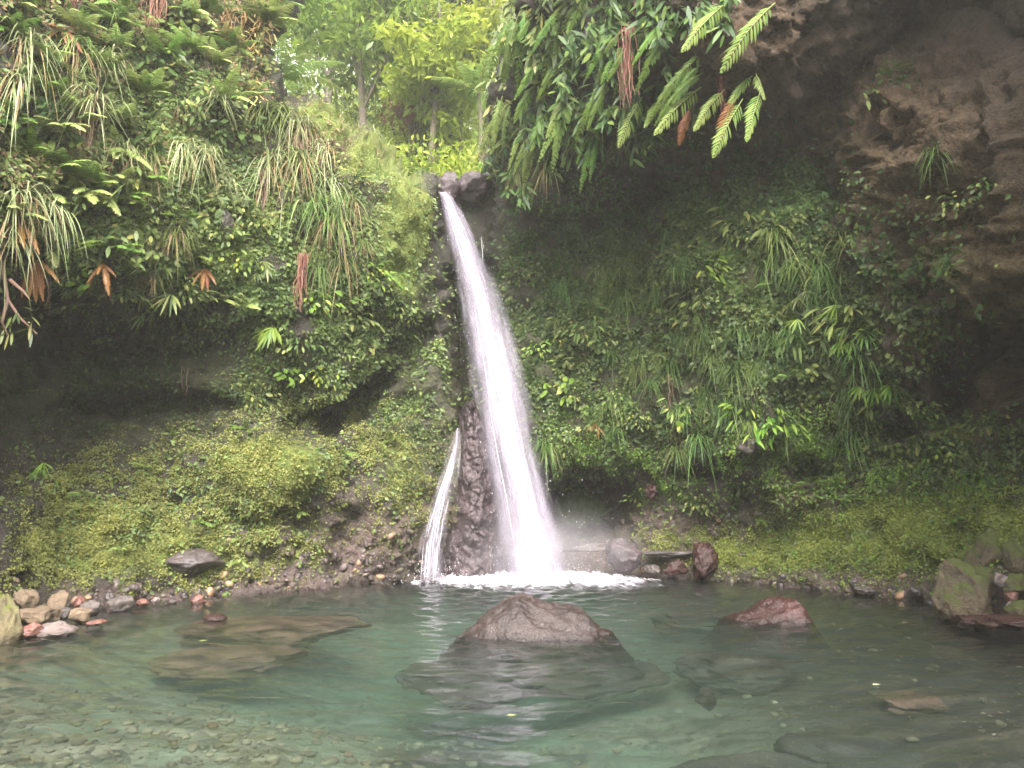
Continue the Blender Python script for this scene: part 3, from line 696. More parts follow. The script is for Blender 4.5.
def threads(mb, tab, Yt, n, spread, wid, seg=26):
    for k in range(n):
        u = np.clip(rng.normal() * .4, -.95, .95) * spread; t0 = rng.random() ** .7 * .85; t1 = min(1, t0 + .12 + .35 * rng.random())
        t = np.linspace(t0, t1, 12); py, l, r, Y = path(tab, Yt, t)
        px = (l + r) / 2 + u * (r - l) / 2 * (.9 + .1 * t)
        p = P(px, py, Y - .3 * np.sqrt(max(0, 1 - min(1, abs(u)) ** 2)) - .02 - .08 * rng.random()) + rng.normal(size=3) * .01
        w = wid * (.4 + rng.random()) * np.sin(np.pi * np.linspace(.04, .96, 12))
        v = np.stack([p - np.array([1, 0, 0]) * w[:, None], p + np.array([1, 0, 0]) * w[:, None]], 1).reshape(-1, 3)
        i = np.arange(11)[:, None] * 2
        mb.add(v, quads=i + np.array([0, 1, 3, 2]))
def drops(mb, ctr, sig, n, r0, r1):
    v, f = ICO[1]
    for k in range(n):
        p = ctr + rng.normal(size=3) * sig; p[2] = abs(p[2])
        mb.add(v * (r0 + (r1 - r0) * rng.random() ** 3) * np.array([1, 1, 1.6]) + p, tris=f)
root = tag(link('waterfall', None, loc=P(540, 575, 16.8)), 'tall white waterfall leaning right as it drops into the pool', 'waterfall')
def part(mb, name, mat, root, **k):
    o = mb.obj(name, mat, root, **k); o.matrix_parent_inverse = Matrix.Translation(root.location).inverted(); return o
mb = MB()
for dy, wm in ((.14, 1.0), (.0, 1.12), (-.12, .85)): fall_sheet(mb, FALL, FY, dy, wm)
part(mb, 'water_stream', M['fall'], root, uv=True)
mb = MB(); threads(mb, FALL, FY, 24, .7, .004); kind(part(mb, 'water_threads', M['drop'], root), 'stuff')
mb = MB()
for k in range(110):
    t = rng.random() ** .6; py, l, r, Y = path(FALL, FY, np.array([t])); u = rng.choice([-1, 1]) * (.8 + .5 * abs(rng.normal()))
    v, f = ICO[1]; mb.add(v * (.003 + .004 * rng.random()) * np.array([.8, .8, 3.5]) + P((l + r) / 2 + u * (r - l) / 2, py, Y - .1)[0], tris=f)
drops(mb, P(545, 566, 16.6), np.array([.75, .3, .35]), 380, .003, .009)
drops(mb, P(572, 560, 16.7), np.array([.5, .3, .5]), 260, .003, .008)
kind(part(mb, 'spray', M['drop'], root), 'stuff')
# side cascade
CAS = [(428, 456, 460), (445, 451, 460), (470, 443, 458), (495, 434, 452), (520, 426, 447), (545, 421, 444), (580, 418, 443)]
CYt = [(428, 16.6), (480, 16.5), (580, 16.35)]
root2 = tag(link('side_cascade', None, loc=P(430, 578, 16.5)), 'thin white side cascade running down dark rock left of the waterfall', 'waterfall')
mb = MB()
for dy, wm in ((.05, 1.35), (-.06, 1.0), (-.12, .6)): fall_sheet(mb, CAS, CYt, dy, wm, bulge=.1)
part(mb, 'water_stream', M['fall_thin'], root2, uv=True)
mb = MB(); threads(mb, CAS, CYt, 26, 1.0, .004); drops(mb, P(430, 574, 16.3), np.array([.35, .15, .12]), 160, .004, .011); kind(part(mb, 'spray', M['drop'], root2), 'stuff')
# small trickle right of the lip
root3 = tag(link('trickle', None, loc=P(482, 240, 18.6)), 'tiny white trickle in the dark notch right of the waterfall lip', 'waterfall')
mb = MB(); threads(mb, [(228, 480, 484), (262, 479, 487)], [(228, 18.9), (262, 18.6)], 5, .6, .004); kind(part(mb, 'water_threads', M['drop'], root3), 'stuff')
# wet rock rib between the two streams
def rib():
    tab = np.array([(402, 466, 474), (415, 459, 480), (440, 458, 488), (480, 454, 494), (520, 448, 498), (560, 440, 500), (590, 436, 502)], float)
    py = np.linspace(402, 590, 230); l = np.interp(py, tab[:, 0], tab[:, 1]); r = np.interp(py, tab[:, 0], tab[:, 2]); u = np.linspace(-1, 1, 90)
    px = (l + r)[:, None] / 2 + u[None] * (r - l)[:, None] / 2 * 1.08
    Y = np.interp(py, [402, 480, 590], [17.0, 16.7, 16.45])[:, None] + .9 * np.abs(u[None]) ** 2.4
    p = P(px, py[:, None] + 0 * px, Y); c1, c2, cd = cells(p, 3.6, 21); rc = cells(p, 9.5, 22)
    p = p + np.array([.2, -1, .1]) * (.16 * fbm(p, 2.2, 4) + .16 * (cd - .4) * sstep(0, .2, c2 - c1) + .025 * (rc[2] - .3) * sstep(0, .25, rc[1] - rc[0]) + .2 * fbm(p, 1.1, 2) + .05 * fbm(p, 7, 4))[..., None]
    m, n = px.shape; i = np.arange(m * n).reshape(m, n); mb = MB()
    mb.add(p.reshape(-1, 3), quads=np.stack([i[:-1, :-1], i[1:, :-1], i[1:, 1:], i[:-1, 1:]], -1).reshape(-1, 4))
    return tag(mb.obj('rock_rib', M['st_wetdark']), 'dark wet rock rib standing between the waterfall and its side cascade', 'rock')
rib()
# foam at the foot
def foam(px0, px1, py0, py1, label, hgt, seed):
    a = on_water(px0, py1); b = on_water(px1, py1); Y0 = a[1]; Y1 = float(wl(py0)) if py0 > 500 else 17.2
    cx, cy = (a[0] + b[0]) / 2, (Y0 + Y1) / 2; rx, ry = (b[0] - a[0]) / 2, (Y1 - Y0) / 2
    u, v = np.meshgrid(np.linspace(-1.05, 1.05, 260), np.linspace(-1.05, 1.05, 90))
    p = np.stack([u * rx, v * ry, 0 * u], -1); w = p + np.array([cx, cy, seed])
    rr = np.sqrt(u ** 2 + v ** 2) + .22 * fbm(w, 1.7, 4)
    k = sstep(1.0, .45, rr)
    p[..., 2] = -.05 + k * (.07 + hgt * np.exp(-((u - .12) / .45) ** 2) * (.45 + .8 * fbm(w, 2.4, 4)).clip(0) * (1 - .3 * v) + .07 * ridged(w, 4.5, 3).clip(0) + .03 * fbm(w, 14, 2))
    m, n = u.shape; i = np.arange(m * n).reshape(m, n); q = np.stack([i[:-1, :-1], i[:-1, 1:], i[1:, 1:], i[1:, :-1]], -1).reshape(-1, 4)
    keep = (rr.ravel() < 1.02); q = q[keep[q].all(1)]
    us = np.unique(q); rm = np.full(m * n, -1); rm[us] = np.arange(len(us))
    mb = MB(); mb.add(p.reshape(-1, 3)[us], quads=rm[q]); o = mb.obj('foam', foam_mat(), attrs={'thick': k.ravel()[us]}); o.location = (cx, cy, 0)
    kind(o, 'stuff'); o['label'] = label; o['category'] = 'foam'; return o
def foam_mat():
    if 'foam' in M: return M['foam']
    t = NT('foam'); p = t.pos(); mp = t.n('Mapping', {'Vector': p, 'Scale': (1, 2.2, 1)})
    n = t.noise(5, 5, .65, mp.outputs[0]); a = t.ramp(t.math('ADD', t.math('MULTIPLY', t.attr('thick'), .85), t.math('MULTIPLY', t.math('SUBTRACT', n, .5), 2.4)), .1, 1.05)
    bs = t.n('BsdfPrincipled', {'Base Color': (.6, .57, .62), 'Roughness': .6})
    M['foam'] = t.surf(t.n('MixShader', {0: a, 1: t.n('BsdfTransparent'), 2: bs})); return M['foam']
foam(372, 700, 574, 590, 'white churning foam where the waterfall meets the pool', .10, 3.)

def mist(px, py, Y, rx, ry, rz, dens):
    t = NT('mist'); d = t.n('VectorMath', {0: t.objco()}, operation='LENGTH').outputs['Value']
    f = t.math('POWER', t.ramp(d, 1.0, .1), 1.7); nz = t.ramp(t.noise(2.2, 3, .6, t.objco()), .3, .75)
    t.set(t.out.inputs['Volume'], t.n('VolumePrincipled', {'Color': (.95, .92, .96, 1), 'Density': t.math('MULTIPLY', t.math('MULTIPLY', f, nz), dens), 'Anisotropy': .2}))
    v, f_ = ICO[3]; mb = MB(); mb.add(v, tris=f_); o = kind(mb.obj('mist', t.m), 'stuff'); o.location = P(px, py, Y); o.scale = (rx, ry, rz)
    o['label'] = 'white spray mist hanging round the foot of the waterfall'; o['category'] = 'mist'
mist(550, 548, 16.45, 2.5, .95, 1.15, 1.35)
# ------------------------------------------------------------------ plants
def frond_mesh(name, mat, pairs=20, ll=.2, lw=.05, droop=.35, curl=.15, pow_=.75):
    """feather-shaped frond along +Y, one unit long, bending towards -Z"""
    mb = MB(); t = np.linspace(.1, .985, pairs)
    def mid(t): return np.stack([0 * t + .03 * np.sin(3 * t), t * (1 - .1 * t), .12 * t - droop * t * t], -1)
    B = mid(t); T = unit(np.gradient(B, axis=0)); prof = np.sin(np.pi * np.clip(t ** pow_ * .93 + .07, 0, 1)) ** .75 * ll + .012
    for s in (-1, 1):
        side = np.array([s, 0, 0.]); D = unit(side + T * (.35 + .45 * t)[:, None] + np.array([0, 0, -curl]) + rng.normal(size=(pairs, 3)) * .06)
        strips(mb, B, D, prof * (.72 + .4 * rng.random(pairs)) * (rng.random(pairs) > .04), lw, .25, rng.random(pairs) * .5 + .5 * t, segs=3, side=np.cross(D, np.cross(T, side)))
    tube(mb, mid(np.linspace(-.02, 1, 9)), np.linspace(.011, .003, 9), 4, .9)
    return mb.mesh(name, M[mat])
FROND = {}
def frond(style, mat):
    v_ = int(rng.integers(3)); key = (style, mat, v_)
    if key not in FROND:
        k = dict(fine=dict(pairs=26, ll=.17, lw=.032, droop=.38), coarse=dict(pairs=17, ll=.2, lw=.034, droop=.3, curl=.35), hang=dict(pairs=20, ll=.13, lw=.045, droop=.6), broad=dict(pairs=24, ll=.26, lw=.045, droop=.3))[style]
        k['droop'] *= (.7, 1., 1.35)[v_]; k['pow_'] = (.6, .75, .9)[v_]
        FROND[key] = frond_mesh('frond', mat, **k)
    return FROND[key]
def put_frond(root, me, base, d, L, up, wide=1.0):
    d = Vector(unit(d)); u = Vector(up); x = d.cross(u)
    if x.length < 1e-3: x = Vector((1, 0, 0))
    x.normalize(); z = x.cross(d)
    o = link('frond', me, root)
    m = Matrix((x, d, z)).transposed().to_4x4() @ Matrix.Diagonal((L * wide, L, L, 1))
    m.translation = Vector([float(a) for a in np.asarray(base) - np.array(root.location)]); o.matrix_basis = m
    return o

ITEMS = {}        # (category, zone) -> list of (px, root, label head)
ZONES = [('at the top left edge', 0, -40, 70, 150), ('at the left edge', 0, 150, 70, 300),
         ('up left of the red roots', 70, -40, 150, 80), ('up beside the red roots', 150, -40, 300, 80),
         ('on the middle of the left cliff', 70, 80, 160, 190), ('by the square stone block', 160, 80, 262, 240),
         ('above the left dark hollow', 70, 190, 200, 350), ('right of the left dark hollow', 160, 240, 300, 420),
         ('on the mossy shoulder', 262, 80, 350, 240), ('beside the waterfall lip', 350, 80, 470, 250),
         ('under the mossy shoulder', 300, 240, 460, 420), ('on the bright left moss bank', 0, 400, 460, 600),
         ("at the gap's right edge", 470, -40, 560, 120), ('under the overhang by the lip', 470, 120, 560, 260),
         ('by the right hanging roots', 560, -40, 660, 90), ('along the lower rim of the right overhang', 560, 90, 700, 230),
         ('at the top of the right overhang', 660, -40, 860, 90), ('on the rim above the dark right hollow', 690, 90, 860, 180),
         ('on the bare brown rock at upper right', 860, -40, 1030, 330), ('just right of the waterfall', 480, 260, 620, 480),
         ('on the middle of the right wall', 620, 180, 740, 340), ('below the dark right hollow', 740, 180, 860, 300),
         ('low on the right wall', 620, 340, 740, 520), ('left of the small cave', 740, 300, 930, 470),
         ('on the green ledge at lower right', 740, 470, 1030, 620), ('beside the small cave at right', 930, 330, 1030, 480)]
def zone(px, py):
    for z in ZONES:
        if z[1] <= px < z[3] and z[2] <= py < z[4]: return z[0]
    return 'high on the gorge side'
def register(root, px, py, cat, head, group):
    root['category'] = cat; root['group'] = group
    ITEMS.setdefault((head, zone(px, py)), []).append((px, py, root))

def fern(px, py, n, L, mat='fern_mid', style='fine', head='arching green fern', out=.06, spread=1.0, lift=.25, rust=0, dirs=None):
    p, nn = surf(px, py); base = p + nn * out + np.array([0, -.05, 0])
    r = link('fern', None, loc=base)
    ph = rng.random() * 6
    for k in range(n):
        if dirs is not None: d = dirs[k]; ln = L
        else:
            a = (k + .5) / n * 2 - 1 + rng.normal() * .1
            d = np.array([a * 1.1 * spread, -.75 + .25 * abs(a), lift + .35 * rng.normal() * .6 + .15 - .25 * abs(a)]) + nn * .3; ln = L * (.75 + .35 * rng.random())
        m = 'fern_rust' if (rust and k < rust) else mat
        if m == 'fern_rust': d = d + np.array([0, .2, -.9])
        put_frond(r, frond(style, m), base, d, ln, (0, -.15, 1), .55 if m == 'fern_rust' else 1.)
    register(r, px, py, 'fern', head, 'ferns growing on the gorge walls'); return r

TUFT = {}
def tuft_mesh(kind_, v):
    if (kind_, v) in TUFT: return TUFT[kind_, v]
    r = rng; mb = MB(); n = {'green': 46, 'pale': 46, 'dark': 40}[kind_]
    B = r.normal(size=(n, 3)) * np.array([.09, .03, .04]); a = r.uniform(-1, 1, n)
    D = np.stack([a * .8, -.55 - .3 * r.random(n), .55 - .5 * np.abs(a) + .35 * r.normal(size=n)], -1)
    strips(mb, B, D, .55 + .5 * r.random(n), .024, .75 + .6 * r.random(n), r.random(n), segs=7, taper='blade')
    g = mb.mesh('green_blades', M['grass_' + kind_])
    mb = MB(); n = 18; a = r.uniform(-1, 1, n); B = r.normal(size=(n, 3)) * np.array([.1, .03, .04])
    D = np.stack([a * .35, -.35 - .2 * r.random(n), -.1 + .3 * r.random(n)], -1)
    strips(mb, B, D, .45 + .6 * r.random(n), .016, 1.1 + .3 * r.random(n), r.random(n), segs=7, taper='blade')
    TUFT[kind_, v] = (g, mb.mesh('dry_blades', M['dry'])); return TUFT[kind_, v]
def tuft(px, py, s, kind_='green', dry=True, head=None, flat=0.):
    s = s * (.68 if px > 480 else .85) * (.8 + .4 * rng.random())
    p, nn = surf(px, py); base = p + nn * .03
    r = link('grass_tuft', None, loc=base); r.rotation_euler = (0, 0, float(rng.normal() * .25 + math.atan2(nn[0], -nn[1]) * .5)); r.scale = (s, s, s * (.9 + .3 * rng.random()))
    g, d = tuft_mesh(kind_, int(rng.integers(8)))
    link('green_blades', g, r)
    if dry: link('dry_blades', d, r)
    register(r, px, py, 'grass', head or {'green': 'green grass tuft', 'pale': 'pale drooping grass tuft', 'dark': 'dark green drooping grass tuft'}[kind_] + (' with dead blades' if dry else ''), 'grass tufts hanging on the gorge walls'); return r

BROAD = {}
def broad_mesh(mat, v, shape):
    if (mat, v, shape) in BROAD: return BROAD[mat, v, shape]
    r = rng; mb = MB(); st = MB(); n = {'palm': 26, 'round': 16, 'long': 18, 'twig': 34}[shape]
    a = r.uniform(-1, 1, n); ro = r.random(n)
    tips = np.stack([a * .8, -.25 - .4 * r.random(n), .5 - .9 * ro], -1) * (.35 + .5 * r.random(n))[:, None]
    if shape == 'palm': tips = np.repeat(tips[:4], 7, 0)[:n] + r.normal(size=(n, 3)) * .01
    D = unit(tips) * .6 + np.stack([r.normal(size=n) * .5, -.4 + 0 * a, -.35 - .3 * r.random(n)], -1)
    if shape == 'palm':
        ang = np.tile(np.linspace(-1.3, 1.3, 7), 4)[:n]; D = np.stack([np.sin(ang), -.5 + 0 * ang, -.15 - np.cos(ang) * .8], -1)
    L = {'palm': .34, 'round': .24, 'long': .36, 'twig': .16}[shape] * (.7 + .5 * r.random(n)); W = {'palm': .05, 'round': .15, 'long': .085, 'twig': .075}[shape] * (.8 + .4 * r.random(n))
    strips(mb, tips, D, L, W, .35, r.random(n), segs=4, side=np.cross(unit(D), r.normal(size=(n, 3)) * .5 + np.array([0, -1, .6])))
    for q_ in tips[::(7 if shape == 'palm' else 2)]:
        tube(st, np.array([[0, .03, 0], q_ * .5 + np.array([0, -.03, .05]), q_]), np.array([.012, .009, .005]), 4, r.random())
    BROAD[mat, v, shape] = (mb.mesh('leaves', M[mat]), st.mesh('stem', M['leaf_dark'])); return BROAD[mat, v, shape]
def broad(px, py, s, mat='leaf_mid', shape='round', head=None):
    s = s * (.75 if px > 480 else .85) * (.8 + .4 * rng.random())
    p, nn = surf(px, py); r = link('leafy_plant', None, loc=p + nn * .03); r.scale = (s, s, s)
    r.rotation_euler = (0, float(rng.normal() * .15), float(rng.normal() * .3 + math.atan2(nn[0], -nn[1]) * .5))
    l, st = broad_mesh(mat, int(rng.integers(5)), shape); link('leaves', l, r); link('stem', st, r)
    register(r, px, py, 'plant', head or {'leaf_mid': 'green', 'leaf_dark': 'dark', 'leaf_bright': 'bright'}[mat] + {'palm': ' fan-leaved plant', 'round': ' round-leaved plant', 'long': ' long-leaved plant', 'twig': ' small-leaved sprig'}[shape], 'leafy plants on the gorge walls'); return r

def roots(px, py, w, hpx, n, mat, label, out=.25, thick=.012):
    """curtain of thin roots hanging from (px,py), w pixels wide, hpx long"""
    p, nn = surf(px, py); s = p[1] / F; mb = MB(); base = p + nn * out * .3 + np.array([0, -out, 0])
    for k in range(n):
        x = rng.normal() * .32 * w * s; L = hpx * s * (.55 + .5 * rng.random()); m = 10
        t = np.linspace(0, 1, m); wv = np.cumsum(rng.normal(size=(m, 3)) * np.array([.018, .018, .0]), 0) * L
        pts = np.stack([x * (1 - .45 * t), rng.normal() * .08 + 0 * t, -L * t], -1) + wv
        tube(mb, pts, thick * (.5 + .8 * rng.random()) * (1 - .6 * t), 4, rng.random())
    o = mb.obj('hanging_roots', M[mat]); o.location = base; return tag(o, label, 'roots', 'root curtains hanging on the cliffs')

def curtain(px, py, w, hpx, n, mat, head, L=.26, W=.07, name='hanging_shrub', depth=.5, down=1.):
    """mass of leaves hanging from the overhang"""
    p0, n0 = surf(px, py); r = link(name, None, loc=p0); mb = MB(); st = MB()
    ns = max(5, n // 22)
    for k in range(ns):
        qx, qy = px + rng.uniform(-.5, .5) * w, py + rng.uniform(-.5, .3) * hpx
        p, nn = surf(qx, qy); sc = p[1] / F; ln = hpx * sc * (.3 + .45 * rng.random()); m = 8; t = np.linspace(0, 1, m)
        outv = np.array([rng.normal() * .25, -.3 - .5 * rng.random(), 0]) * depth
        pts = p + outv * np.sin(t * 1.6)[:, None] + np.array([0, 0, -1]) * (ln * t ** 1.4)[:, None] + np.array([0, 0, .15]) * np.sin(t * 3)[:, None]
        tube(st, pts - p0, .008 * (1.2 - t), 4, .5)
        c = max(6, int(n / ns)); tt = rng.random(c); B = np.stack([np.interp(tt, t, pts[:, i]) for i in range(3)], -1) + rng.normal(size=(c, 3)) * .05 - p0
        D = np.stack([rng.normal(size=c) * .55, -.35 + rng.normal(size=c) * .35, -.7 * down + .3 * rng.normal(size=c)], -1)
        strips(mb, B, D, L * (.6 + .6 * rng.random(c)), W * (.7 + .5 * rng.random(c)), .2, rng.random(c), segs=3, side=np.cross(unit(D), rng.normal(size=(c, 3)) * .6 + np.array([0, -1, .5])))
    mb.obj('leaves', M[mat], r); st.obj('stem', M['bark'], r)
    register(r, px, py, 'shrub', head, 'shrubs hanging on the gorge walls'); return r

# --- left cliff: named plants seen in the photograph
for a in [(20, 48, 1.35, 'pale'), (8, 88, 1.1, 'pale'), (48, 78, .9, 'green'), (72, 60, 1.0, 'green'), (104, 66, 1.0, 'pale'), (86, 112, 1.25, 'pale'), (122, 148, .9, 'pale'), (146, 158, 1.0, 'green'),
          (180, 152, 1.1, 'pale'), (200, 160, 1.0, 'pale'), (210, 108, .8, 'pale'), (176, 112, .7, 'green'), (18, 196, 1.0, 'pale'), (40, 212, .9, 'pale'), (64, 232, .8, 'green'), (10, 240, .9, 'pale'),
          (262, 116, 1.5, 'green'), (284, 120, 1.6, 'green'), (300, 128, 1.2, 'pale'), (276, 160, 1.2, 'pale'), (296, 168, 1.2, 'green'), (322, 158, 1.1, 'pale'), (330, 184, 1.2, 'pale'), (346, 206, 1.0, 'green'),
          (310, 208, 1.2, 'green'), (328, 226, 1.0, 'green'), (292, 214, .9, 'green'), (366, 136, 1.0, 'pale'), (380, 144, .8, 'green'), (420, 182, .7, 'green'), (340, 262, .9, 'dark'), (318, 270, .9, 'dark'), (360, 246, .7, 'green'),
          (150, 268, .8, 'green'), (172, 232, .8, 'green'), (230, 180, .8, 'pale'), (112, 18, .9, 'green'), (60, 20, .9, 'green'), (196, 46, .7, 'green')]:
    tuft(*a, dry=rng.random() < .55)
for (px, py, n, L, mat, st, hd) in [
    (142, 100, 7, .75, 'fern_bright', 'broad', 'bright green fern'), (122, 122, 6, .75, 'fern_pale', 'broad', 'pale fern'), (78, 130, 7, .75, 'fern_pale', 'fine', 'pale fern'),
    (40, 104, 6, .7, 'fern_mid', 'fine', 'arching green fern'), (100, 84, 7, .7, 'fern_mid', 'fine', 'arching green fern'), (118, 40, 7, .7, 'fern_bright', 'fine', 'bright green fern'), (58, 176, 7, .75, 'fern_bright', 'broad', 'bright green fern'),
    (92, 192, 6, .75, 'fern_bright', 'broad', 'bright green fern'), (88, 212, 6, .7, 'fern_pale', 'broad', 'pale fern'), (28, 162, 6, .6, 'fern_mid', 'fine', 'arching green fern'), (18, 216, 6, .75, 'fern_pale', 'fine', 'pale fern'),
    (44, 250, 7, .75, 'fern_pale', 'fine', 'pale fern'), (108, 248, 7, .75, 'fern_mid', 'fine', 'arching green fern'), (130, 212, 6, .6, 'fern_mid', 'fine', 'arching green fern'), (190, 62, 8, .8, 'fern_bright', 'fine', 'bright green fern'),
    (216, 76, 8, .85, 'fern_pale', 'fine', 'pale fern'), (170, 74, 7, .75, 'fern_mid', 'fine', 'arching green fern'), (256, 36, 8, .95, 'fern_pale', 'broad', 'pale fern'), (250, 100, 6, .6, 'fern_bright', 'coarse', 'bright green fern'),
    (298, 100, 6, .6, 'fern_bright', 'coarse', 'bright green fern'), (232, 58, 7, .8, 'fern_mid', 'fine', 'arching green fern'), (206, 20, 7, .8, 'fern_mid', 'fine', 'arching green fern'), (276, 14, 7, .9, 'fern_bright', 'fine', 'bright green fern'),
    (24, 20, 7, .7, 'fern_mid', 'fine', 'arching green fern'), (84, 30, 6, .6, 'fern_mid', 'fine', 'arching green fern'), (150, 190, 6, .6, 'fern_mid', 'fine', 'arching green fern'), (178, 222, 5, .5, 'fern_mid', 'coarse', 'arching green fern'),
    (196, 256, 5, .5, 'fern_bright', 'coarse', 'bright green fern'), (226, 298, 6, .55, 'fern_pale', 'fine', 'pale fern'), (248, 300, 5, .5, 'fern_bright', 'coarse', 'bright green fern'), (380, 268, 6, .55, 'fern_mid', 'coarse', 'arching green fern'),
    (392, 318, 5, .5, 'fern_mid', 'coarse', 'arching green fern'), (350, 300, 6, .5, 'fern_mid', 'fine', 'arching green fern'), (270, 130, 5, .5, 'fern_mid', 'fine', 'arching green fern'), (12, 128, 6, .7, 'fern_mid', 'fine', 'arching green fern'),
    (160, 60, 6, .6, 'fern_bright', 'fine', 'bright green fern'), (240, 240, 5, .5, 'fern_mid', 'fine', 'arching green fern')]:
    fern(px, py, n, L, mat, st, hd)
for k in range(16):
    x, y = rng.uniform(0, 255), rng.uniform(0, 250); m_k = ['fern_pale', 'fern_bright', 'fern_pale', 'fern_mid'][k % 4]
    fern(x, y, 6, rng.uniform(.7, .95), m_k, 'fine', {'fern_pale': 'pale fern', 'fern_bright': 'bright green fern', 'fern_mid': 'arching green fern'}[m_k], lift=.0)
fern(52, 44, 6, .7, 'fern_rust', 'fine', 'rust-orange dying fern'); fern(24, 236, 6, .7, 'fern_rust', 'fine', 'rust-orange dying fern'); fern(100, 262, 5, .6, 'fern_rust', 'fine', 'rust-orange dying fern')
fern(208, 268, 5, .55, 'fern_rust', 'fine', 'rust-orange dying fern'); fern(36, 260, 6, .7, 'fern_rust', 'fine', 'rust-orange dying fern'); fern(60, 30, 5, .6, 'fern_rust', 'fine', 'rust-orange dying fern')
for a in [(158, 80, .9, 'leaf_mid', 'round'), (152, 66, .9, 'leaf_dark', 'long'), (178, 30, .9, 'leaf_mid', 'round'), (188, 52, .8, 'leaf_bright', 'twig'), (132, 52, .9, 'leaf_mid', 'twig'), (146, 132, .9, 'leaf_dark', 'long'), (182, 118, .8, 'leaf_dark', 'long'),
          (158, 288, .95, 'leaf_mid', 'palm'), (170, 310, .9, 'leaf_mid', 'palm'), (276, 328, 1.1, 'leaf_bright', 'palm'), (284, 372, .7, 'leaf_bright', 'round'), (252, 272, .9, 'leaf_mid', 'palm'), (140, 300, .8, 'leaf_mid', 'palm'), (96, 276, .8, 'leaf_bright', 'round'),
          (214, 232, .8, 'leaf_mid', 'twig'), (232, 262, .9, 'leaf_bright', 'twig'), (190, 290, .9, 'leaf_mid', 'twig'), (258, 226, .9, 'leaf_mid', 'twig'), (264, 180, .8, 'leaf_dark', 'twig'), (246, 206, .8, 'leaf_dark', 'twig'), (376, 280, .9, 'leaf_bright', 'twig'),
          (392, 300, .9, 'leaf_mid', 'twig'), (352, 320, .9, 'leaf_mid', 'twig'), (366, 330, .8, 'leaf_bright', 'twig'), (404, 330, .8, 'leaf_mid', 'twig'), (300, 340, .9, 'leaf_mid', 'twig'), (316, 372, .8, 'leaf_bright', 'twig'), (256, 404, .8, 'leaf_mid', 'twig'),
          (312, 300, .8, 'leaf_bright', 'twig'), (360, 350, .8, 'leaf_mid', 'long'), (62, 282, .8, 'leaf_mid', 'twig'), (118, 282, .8, 'leaf_mid', 'twig'),
          (214, 140, .9, 'leaf_dark', 'twig'), (240, 132, .9, 'leaf_dark', 'round'), (50, 140, .9, 'leaf_dark', 'round'), (18, 480, .6, 'leaf_bright', 'palm'), (56, 490, .6, 'leaf_mid', 'palm'), (112, 182, .9, 'leaf_mid', 'long'), (350, 186, .7, 'leaf_mid', 'twig')]:
    broad(*a)
roots(158, -2, 20, 70, 46, 'root', 'thick red-brown root curtain at the top of the left cliff')
roots(92, 108, 34, 78, 60, 'root_brown', 'wide brown curtain of dead strands amid the left ferns', thick=.009)
roots(82, 0, 20, 40, 22, 'root', 'short reddish roots at the top left beside rusty fern'); roots(194, 0, 14, 34, 22, 'root', 'short red roots just right of the thick red curtain')
roots(305, 262, 12, 60, 26, 'root', 'narrow rust-red root strand hanging under the mossy shoulder'); roots(4, 250, 26, 70, 26, 'root_brown', 'pale brown root strands at the left edge over the dark hollow')
roots(50, 270, 6, 48, 6, 'root_brown', 'two thin brown roots dangling into the left dark hollow', thick=.01); roots(112, 272, 5, 40, 5, 'root', 'short red root dangling at the left overhang rim')
roots(270, 180, 10, 60, 12, 'root_brown', 'brown strands left of the mossy shoulder grass'); roots(302, 150, 30, 46, 30, 'root_brown', 'brown dead strands under the mossy shoulder top', thick=.009)
roots(374, 160, 16, 40, 20, 'root_brown', 'thin brown strands on the mossy slope near the lip', thick=.008); roots(192, 366, 2, 34, 3, 'root_brown', 'single thin pale root in the middle of the dark left hollow', thick=.008)
for (px, py, w, h, n) in [(232, 30, 40, 90, 260), (262, 70, 36, 90, 260), (250, 10, 50, 70, 220)]:
    curtain(px, py, w, h, n, 'dry_gold', 'golden dry vine', L=.3, W=.03, name='dry_vine', depth=.6)
for (px, py, w, h, n, mt) in [(130, 20, 50, 60, 160, 'leaf_dark'), (40, 10, 60, 60, 160, 'leaf_dark'), (170, 40, 50, 50, 150, 'leaf_mid'), (200, 90, 50, 60, 140, 'leaf_mid'), (270, 60, 30, 60, 120, 'leaf_mid'), (20, 120, 50, 60, 140, 'leaf_dark'), (60, 200, 60, 60, 150, 'leaf_mid'), (140, 240, 60, 60, 150, 'leaf_mid'), (220, 200, 60, 60, 160, 'leaf_mid')]:
    curtain(px, py, w, h, n, mt, {'leaf_dark': 'dark leafy shrub', 'leaf_mid': 'mid-green leafy shrub'}[mt], L=.17, W=.07, name='leafy_shrub', down=.4)
# fallen branch at the left rim
r_ = tag(link('branch', None, loc=surf(14, 262)[0] + np.array([0, -.4, 0])), 'bare pale branch sticking out below the left rim plants', 'branch'); b0 = np.array(r_.location)
mb = MB()
for pts in ([(2, 262), (8, 300), (20, 318), (37, 334)], [(8, 300), (2, 322), (8, 336)], [(10, 280), (24, 292), (30, 300)]):
    tube(mb, np.array([P(x, y, b0[1]) for x, y in pts]) - b0, np.linspace(.03, .01, len(pts)), 6)
mb.obj('twig', M['root_brown'], r_)
mb = MB(); B = np.array([P(rng.uniform(0, 34), rng.uniform(310, 334), b0[1] - .05) for k in range(26)]) - b0
strips(mb, B, np.stack([rng.normal(size=26) * .5, -.3 + 0 * B[:, 0], -.4 + .4 * rng.normal(size=26)], -1), .2, .04, .2, rng.random(26), segs=3); mb.obj('leaves', M['leaf_mid'], r_)

